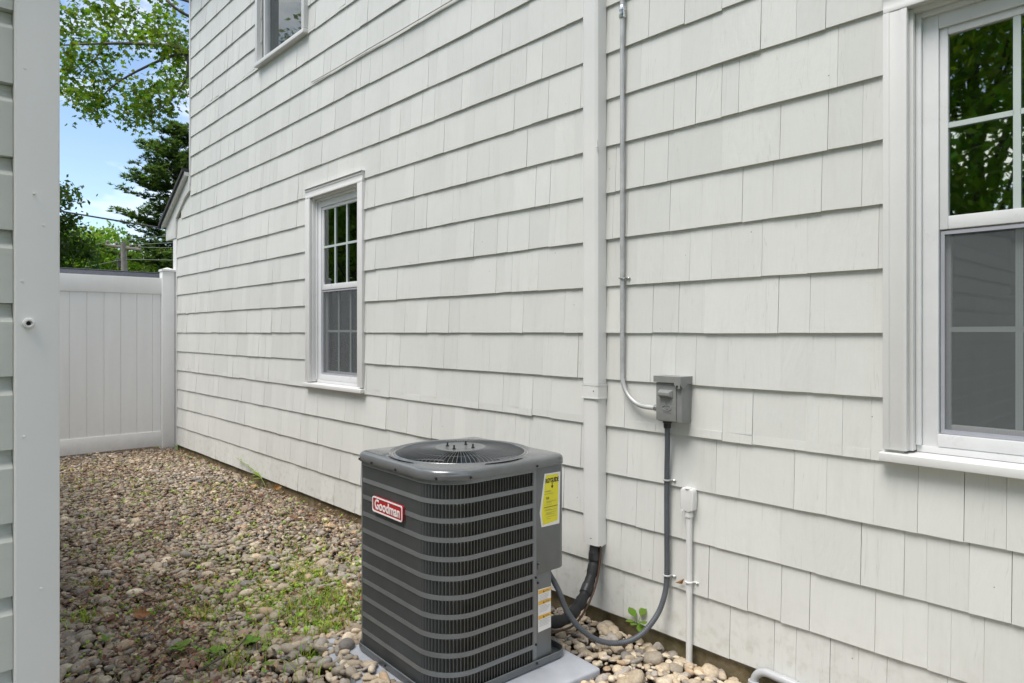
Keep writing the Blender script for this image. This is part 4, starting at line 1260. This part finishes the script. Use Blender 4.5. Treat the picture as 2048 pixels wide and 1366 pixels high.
# twigs
tw = [([(-3.02, -1.72, .03), (-3.05, -1.6, .045), (-3.12, -1.5, .04), (-3.2, -1.42, .05)], .0055, 'grey brown fallen twig at the bottom edge among the stones'),
      ([(-4.75, -.62, .03), (-4.66, -.52, .04), (-4.5, -.42, .03)], .004, 'thin reddish twig lying left of the unit')]
for p, r_, lb in tw:
    tag(MB().tube(smoothpath(p, 5), [r_ * (1 - .5 * k / (5 * (len(p) - 1))) for k in range(5 * (len(p) - 1) + 1)], 7).build('twig', M_BARK, None, smooth=60), lb, 'twig')
# individual weeds
def plant(name, loc, lab_, cat='weed', group=None): return empty(name, loc, lab_, cat, group)
t = plant('tall_weed', (-6.25, -.06, -.03), 'long slender weed leaning low along the foot of the wall')
sp_ = smoothpath([(-6.25, -.06, -.03), (-6.33, -.055, .04), (-6.50, -.045, .095), (-6.75, -.04, .135), (-7.0, -.035, .165)], 6)
MB().tube(sp_, [.003 * (1 - .6 * k / (len(sp_) - 1)) for k in range(len(sp_))], 6).build('stem', simple('weed_stem', (.16, .24, .05), .6), t, smooth=60)
lm = LeafMesh()
for k, p in enumerate(sp_[9:]):
    for sg in (-1, 1):
        big = .11 if 0 <= k < 3 and sg > 0 else .038
        oval_leaf(lm, tuple(p), PI + sg * r2.uniform(.3, .8), r2.uniform(-.1, .9) if big > .1 else r2.uniform(-.2, .5), big * r2.uniform(.8, 1.1), big * .42, tuple(q * r2.uniform(.9, 1.2) for q in (.22, .34, .05)))
lm.make('leaves', M_WEED, t)
t = plant('seedling', (-1.965, -.045, 0), 'bright green seedling with broad leaves behind the looping grey conduit')
lm = LeafMesh()
ST = MB()
for yaw, p_, L_, h in ((2.9, .7, .058, .105), (1.4, .9, .055, .115), (-.5, .25, .055, .10), (3.9, .1, .045, .09), (-1.6, .2, .042, .085), (5.6, -.5, .055, .09)):
    oval_leaf(lm, (-1.965 + .02 * math.cos(yaw), -.05 + .012 * math.sin(yaw), h), yaw, p_, L_, L_ * .82, (.15 * r2.uniform(.9, 1.1), .27, .035), .12)
    ST.tube([(-1.965, -.045, .0), (-1.965, -.048, h * .7), (-1.965 + .02 * math.cos(yaw), -.05 + .012 * math.sin(yaw), h)], .0015, 5)
lm.make('leaves', M_WEED, t); ST.build('stem', simple('seedling_stem', (.16, .24, .05), .6), t)
def rosette(x, y, lab_, n, L_):
    t = plant('broadleaf_weed', (x, y, 0), lab_, 'weed', 'broad leaved weeds in the stones')
    lm = LeafMesh()
    for k in range(n):
        yaw = 2 * PI * k / n + r2.uniform(-.3, .3)
        oval_leaf(lm, (x, y, .03), yaw, r2.uniform(.1, .6), L_ * r2.uniform(.8, 1.1), L_ * .6, tuple(q * r2.uniform(.9, 1.2) for q in (.17, .30, .04)), .15)
    lm.make('leaves', M_WEED, t)
rosette(-3.14, -1.44, 'bright broad leaved weed in front of a large flat dead leaf', 6, .055)
rosette(-3.30, -1.70, 'broad leaved weed beside the fallen twig', 6, .055)
rosette(-3.16, -1.60, 'broad leaved weed at the bottom edge right of the twig', 5, .05)
rosette(-3.62, -1.93, 'small broad leaved weed near the bottom beside the garage corner', 4, .04)
rosette(-2.87, -1.47, 'small broad leaved weed at the front of the stone heap on the pad', 4, .035)

# ------------------------------------------------------------------ trees
LOBE = [(0, 0), (.16, .26), (.42, .22), (.38, .42), (.62, .40), (.60, .12), (1, 0)]      # half outline of a lobed leaf
def lobed(lm, p, size, c, r_):
    u = np.array([r_.gauss(0, 1) for _ in range(3)]); u[2] -= .5; u /= np.linalg.norm(u)
    v = np.array([r_.gauss(0, .5), r_.gauss(0, .5), 1.]); v -= u * (u @ v); v /= np.linalg.norm(v)
    w = np.cross(u, v)
    n_ = np.array(p)
    P = [n_]
    for t, s_ in LOBE[1:-1]: P.append(n_ + (u * t + w * s_ - v * .12 * s_) * size)
    P.append(n_ + u * size)
    for t, s_ in LOBE[1:-1][::-1]: P.append(n_ + (u * t - w * s_ - v * .12 * s_) * size)
    m_ = len(P)
    P.append(n_ + u * size * .35)
    lm.addpoly(P, c, [(m_, k, (k + 1) % m_) for k in range(m_)])
def quadleaf(lm, p, size, c, r_):
    u = np.array([r_.gauss(0, 1) for _ in range(3)]); u /= np.linalg.norm(u)
    v = np.array([r_.gauss(0, 1) for _ in range(3)]); v -= u * (u @ v); v /= np.linalg.norm(v)
    p = np.array(p)
    lm.addpoly([p - u * size, p - v * size * .5, p + u * size, p + v * size * .5], c, [(0, 1, 2), (0, 2, 3)])
def limb(mb, pts_, r0, r1, n=7):
    p = smoothpath(pts_, 5); m_ = len(p) - 1
    mb.tube(p, [r0 + (r1 - r0) * k / m_ for k in range(m_ + 1)], n)

# overhanging maple: its limb reaches out past the house corner
rm = random.Random(12)
mp = empty('maple_tree', (-14.6, 5.2, 0), 'leafy maple whose branch reaches into the sky beside the house corner', 'tree')
tk = MB()
limb(tk, [(-14.6, 5.2, -.1), (-14.5, 5.1, 2.5), (-14.4, 4.8, 5.2), (-14.6, 4.9, 8.), (-14.4, 5.2, 10.5)], .24, .07, 12)
tk.build('trunk', M_BARK, mp, smooth=60)
def ray_at(px, py, dep):
    a = (px - 1024) / 1352
    return (dep * (fwd[0] + rgt[0] * a), CAM_Y + dep * (fwd[1] + rgt[1] * a), CAM_Z - (py - 665) / 1352 * dep)
MAPLE_BR = [([(-14.4, 4.8, 5.6), (-13.3, 2.9, 6.1), (-12.68, 1.27, 6.42), (-13.19, .79, 6.6), (-13.76, .17, 6.62), (-14.3, -.45, 6.58)], .062, .012),
            ([(-12.68, 1.27, 6.42), (-12.98, .96, 6.36), (-13.55, .35, 5.95), (-13.9, -.02, 5.5)], .034, .008),
            ([(-12.75, 1.2, 6.4), (-12.7, 1.22, 6.05), (-12.9, 1.0, 5.6), (-13.2, .68, 5.3)], .026, .007),
            ([(-14.4, 4.8, 6.2), (-13.4, 2.7, 7.1), (-12.8, 1.15, 7.15), (-13.0, .9, 7.5), (-13.2, .7, 7.9)], .04, .012),
            ([(-13.45, .5, 6.62), (-13.55, .35, 6.95), (-13.75, .12, 7.25)], .018, .006),
            ([(-13.76, .17, 6.62), (-13.9, .02, 6.35), (-14.1, -.22, 6.05)], .016, .006),
            ([(-14.5, 4.9, 7.5), (-15.5, 2.8, 8.6), (-16., 1.2, 8.8)], .06, .015), ([(-14.4, 5.0, 8), (-13.2, 6.2, 9.6)], .05, .015), ([(-14.6, 5, 6.5), (-16.5, 6.0, 8)], .06, .015)]
br = MB()
for p, a, b in MAPLE_BR: limb(br, p, a, b)
br.build('branches', M_BARK, mp, smooth=60)
MAPC = [(.13, .235, .022), (.165, .28, .026), (.10, .19, .018), (.20, .31, .03), (.08, .15, .016)]
lm = LeafMesh()
CL = [(130, 28), (152, 70), (190, 40), (232, 45), (270, 30), (205, 12), (165, 15), (300, 58), (330, 70), (240, 15), (200, 80), (160, 112), (133, 150), (150, 182), (178, 190), (198, 214), (186, 226), (170, 205), (213, 172), (226, 150), (345, 85),
      (366, 62), (375, 88), (330, 108), (372, 130), (376, 165), (322, 165), (300, 178), (287, 192), (266, 212), (256, 230), (280, 236), (312, 220), (335, 196), (346, 170), (268, 186), (130, 100), (180, 138), (145, 130), (270, 84), (250, 72), (350, 108), (122, 60), (128, 175), (295, 222), (330, 5), (325, 35), (215, 105), (290, 70), (375, 185)]
for px, py in CL:
    dep = rm.uniform(11.6, 13.6)
    c0 = np.array(ray_at(px, py, dep))
    tone = rm.uniform(.75, 1.25)
    for _ in range(74):
        d = np.array([rm.gauss(0, .155), rm.gauss(0, .155), rm.gauss(0, .12)])
        c = rm.choice(MAPC)
        lobed(lm, c0 + d, rm.uniform(.085, .13), tuple(q * tone * rm.uniform(.8, 1.2) for q in c), rm)
for _ in range(150):      # the rest of the crown, out of the picture
    a = rm.uniform(0, 2 * PI)
    c0 = np.array((-14.6 + 3.4 * rm.uniform(.3, 1) * math.cos(a), 5.4 + 2.8 * rm.uniform(.3, 1) * math.sin(a), rm.uniform(7.3, 11.5)))
    q = pix(*c0)
    if q and q[0] < 385 and q[1] > -20: continue
    for _ in range(34):
        d = np.array([rm.gauss(0, .4), rm.gauss(0, .4), rm.gauss(0, .25)])
        quadleaf(lm, c0 + d, .11, tuple(z_ * rm.uniform(.8, 1.2) for z_ in rm.choice(MAPC)), rm)
lm.make('crown', M_LEAF, mp)

# tall white pine: tiers of flat plumes
rp = random.Random(5)
pn = empty('pine_tree', (-28.2, 5.5, 0), 'tall dark pine with flat tiers of branches beyond the fence', 'tree')
tk = MB(); limb(tk, [(-28.2, 5.5, -.1), (-28.15, 5.5, 5), (-28.2, 5.55, 9.5)], .26, .05, 10)
tk.build('trunk', M_BARK, pn, smooth=60)
br = MB(); lm = LeafMesh()
PINC = [(.085, .16, .055), (.11, .19, .06), (.065, .12, .05), (.14, .22, .065)]
z = 2.6
while z < 9.5:
    t = (z - 2.6) / 7.
    Lr = 2.75 * (1 - t) ** .62 + .28
    for k in range(7):
        a = rp.uniform(0, 2 * PI); l = Lr * rp.uniform(.55, 1.12)
        b0 = np.array((-28.2, 5.52, z + rp.uniform(-.2, .2)))
        rise = rp.uniform(.02, .22) + .25 * t
        tip = b0 + np.array((math.cos(a) * l, math.sin(a) * l, l * rise))
        limb(br, [tuple(b0), tuple(b0 * .5 + tip * .5 - np.array((0, 0, .08 * l))), tuple(tip)], .035 * (1.1 - t), .008, 5)
        tone = rp.uniform(.75, 1.2)
        ns = max(4, int(l * 7))
        for q in range(ns):
            f_ = .28 + .75 * q / ns
            c0 = b0 + (tip - b0) * f_ - np.array((0, 0, .08 * l * math.sin(PI * min(1, f_))))
            for _ in range(4):
                c1 = c0 + np.array((rp.gauss(0, .15), rp.gauss(0, .15), rp.gauss(0, .04)))
                for _ in range(20):
                    yaw = rp.uniform(0, 2 * PI); pt = rp.uniform(-.1, .8); s_ = rp.uniform(.10, .2)
                    d = np.array((math.cos(yaw) * math.cos(pt), math.sin(yaw) * math.cos(pt), math.sin(pt))) * s_
                    sd = np.array((-math.sin(yaw), math.cos(yaw), 0)) * .026
                    lm.addpoly([c1 - sd, c1 + sd, c1 + d], tuple(v_ * tone * rp.uniform(.8, 1.25) for v_ in rp.choice(PINC)), [(0, 1, 2)])
    z += .34 - .1 * t
br.build('branches', M_BARK, pn, smooth=60); lm.make('crown', M_LEAF, pn)

def broadleaf(loc, h, rx, rz, cz, lab_, cols, nclump, per, size, seed, group=None, name='broadleaf_tree', ry=None, lobe=False, sigma=.34):
    r_ = random.Random(seed); ry = ry or rx
    t = empty(name, loc, lab_, 'tree', group)
    x, y, _ = loc
    tk = MB(); limb(tk, [(x, y, -.1), (x + .1, y + .05, h * .35), (x - .05, y, h * .8)], .05 + h * .02, .04, 8)
    bb = MB(); lm = LeafMesh()
    for k in range(nclump):
        a = r_.uniform(0, 2 * PI); el = math.asin(r_.uniform(-.75, 1)); q = r_.uniform(.45, 1.) ** .5
        wob = 1 + .22 * math.sin(3 * a + seed) + .15 * math.sin(5 * el * 2 + seed)
        c0 = np.array((x + rx * q * wob * math.cos(a) * math.cos(el), y + ry * q * wob * math.sin(a) * math.cos(el), cz + rz * q * wob * math.sin(el)))
        if k % 6 == 0: limb(bb, [(x, y, max(.5, c0[2] - rz * .9)), tuple((np.array((x, y, c0[2])) * .5 + c0 * .5)), tuple(c0)], .05, .01, 5)
        tone = r_.uniform(.7, 1.25); s_ = sigma * r_.uniform(.7, 1.3)
        for _ in range(per):
            d = np.array([r_.gauss(0, s_), r_.gauss(0, s_), r_.gauss(0, s_ * .62)])
            c = tuple(v_ * tone * r_.uniform(.8, 1.2) for v_ in r_.choice(cols))
            (lobed if lobe else quadleaf)(lm, c0 + d, size * r_.uniform(.7, 1.3), c, r_)
    tk.build('trunk', M_BARK, t, smooth=60); bb.build('branches', M_BARK, t, smooth=60); lm.make('crown', M_LEAF, t)
    return t
DK = [(.045, .095, .015), (.06, .12, .018), (.035, .075, .012)]
LT = [(.20, .34, .045), (.26, .42, .06), (.15, .27, .035)]
MD = [(.07, .14, .02), (.09, .17, .025), (.055, .11, .016)]
broadleaf((-22.8, -.35, 0), 6.2, 1.55, 2.0, 4.3, 'dark green leafy tree just right of the garage corner, beyond the fence', DK, 80, 190, .075, 3, sigma=.24)
broadleaf((-30.2, 2.75, 0), 5.4, 2.0, 1.7, 3.75, 'bright green bushy tree in front of the pine, left of the utility pole', LT, 95, 170, .085, 4)
broadleaf((-37.5, 5.6, 0), 6, 2.3, 1.8, 3.6, 'mid green tree far behind the utility pole', MD, 60, 80, .14, 6)
broadleaf((-36.5, 8.6, 0), 7, 2.6, 2.6, 3.6, 'mid green tree behind the pine at the house edge', MD, 70, 80, .14, 7)
broadleaf((-41, 1.2, 0), 6, 2.8, 2.0, 3.6, 'mid green tree far behind the bright bushy one', MD, 60, 80, .15, 8)
# trees on the camera's own side, mirrored in glass; last one added to block sky light
for k, (x, y, h, rx) in enumerate(((-4.0, -14.5, 11, 3.9), (-10.5, -17., 10.5, 4.2), (-17.0, -7.6, 9.5, 3.4), (-23.5, -13.0, 10, 4.2), (4.4, -8., 9.5, 3.6))):
    broadleaf((x, y, 0), h, rx, h * .36, h * .56, ['leafy tree reflected in the near window', 'leafy tree standing behind the garage', 'leafy tree reflected in the narrow window', 'leafy tree far behind the garage', 'added leafy tree, out of view, blocking sky light from the right of the wall'][k], LT if k in (0, 2) else MD, 130, 230, .105, 20 + k, sigma=.6)

# ------------------------------------------------------------------ utility pole, wires
def nearer(p, k=.73): return (p[0] * k, CAM_Y + (p[1] - CAM_Y) * k, CAM_Z + (p[2] - CAM_Z) * k)
up_ = empty('utility_pole', (-24.6, 2.93, 0), 'weathered wooden utility pole with one crossarm in front of the trees', 'utility pole')
MB().tube([nearer((-33.66, 5.08, -.5)), nearer((-33.74, 4.98, 5.45))], [.13, .085], 10).build('pole', M_POLE, up_, smooth=60)
MB().tube([nearer((-34.3, 4.42, 5.36)), nearer((-33.2, 5.54, 5.14))], .05, 6).build('crossarm', M_POLE, up_)
for f_ in (.04, .3, .7, .96):
    p = Vector(nearer((-34.3, 4.42, 5.36))).lerp(Vector(nearer((-33.2, 5.54, 5.14))), f_)
    MB().lathe([(.02, 0), (.045, .03), (.045, .07), (.02, .11)], tuple(p + Vector((0, 0, .05))), 2, 8).build('insulator', M_POLE, up_)
MB().tube([nearer((-33.9, 4.85, 4.75)), nearer((-33.9, 4.85, 4.35))], .07, 8).build('transformer', simple('grey_can', (.08, .08, .085), .5), up_)
wires = [([(-34.3, 4.42, 5.48), (-34.9, 3.0, 5.0), (-36., 1.6, 4.5)], 'pole wire sagging left from the crossarm end', .012),
         ([(-34.0, 4.7, 5.44), (-31., 5.9, 5.55), (-28., 8.5, 5.6)], 'highest pole wire running right to the house edge', .010),
         ([(-33.5, 5.2, 5.36), (-31., 6.2, 5.3), (-28., 8.5, 5.4)], 'second pole wire from the top running right', .010),
         ([(-33.25, 5.5, 5.26), (-31., 6.3, 5.1), (-28., 8.5, 5.15)], 'third pole wire from the top running right', .010),
         ([(-33.72, 5., 4.72), (-31, 6.1, 4.55), (-28., 8.5, 4.5)], 'lower pole wire running right below the crossarm', .012),
         ([(-33.7, 5., 4.72), (-34.8, 3.2, 4.2), (-36, 1.8, 3.8)], 'lower pole wire sagging left below the crossarm', .012),
         ([(-33.75, 4.95, 5.2), (-34.3, 4.1, 3.4), (-34.8, 3.4, 1.8)], 'slanting guy wire left of the pole', .010)]
for p, lb, r_ in wires:
    tag(MB().tube(smoothpath([nearer(q) for q in p], 6), r_ * .8, 5).build('pole_wire', M_WIREL, None), lb, 'wire')
sc_ = smoothpath([(-9.52, -.03, 2.82), (-11.2, -.75, 3.15), (-13.5, -1.9, 3.62), (-18, -4., 4.5)], 8)
tag(MB().tube(sc_, .011, 6).build('service_cable', M_WIRE, None, smooth=60), 'black overhead cable from the house eave to the left past the pine', 'cable')
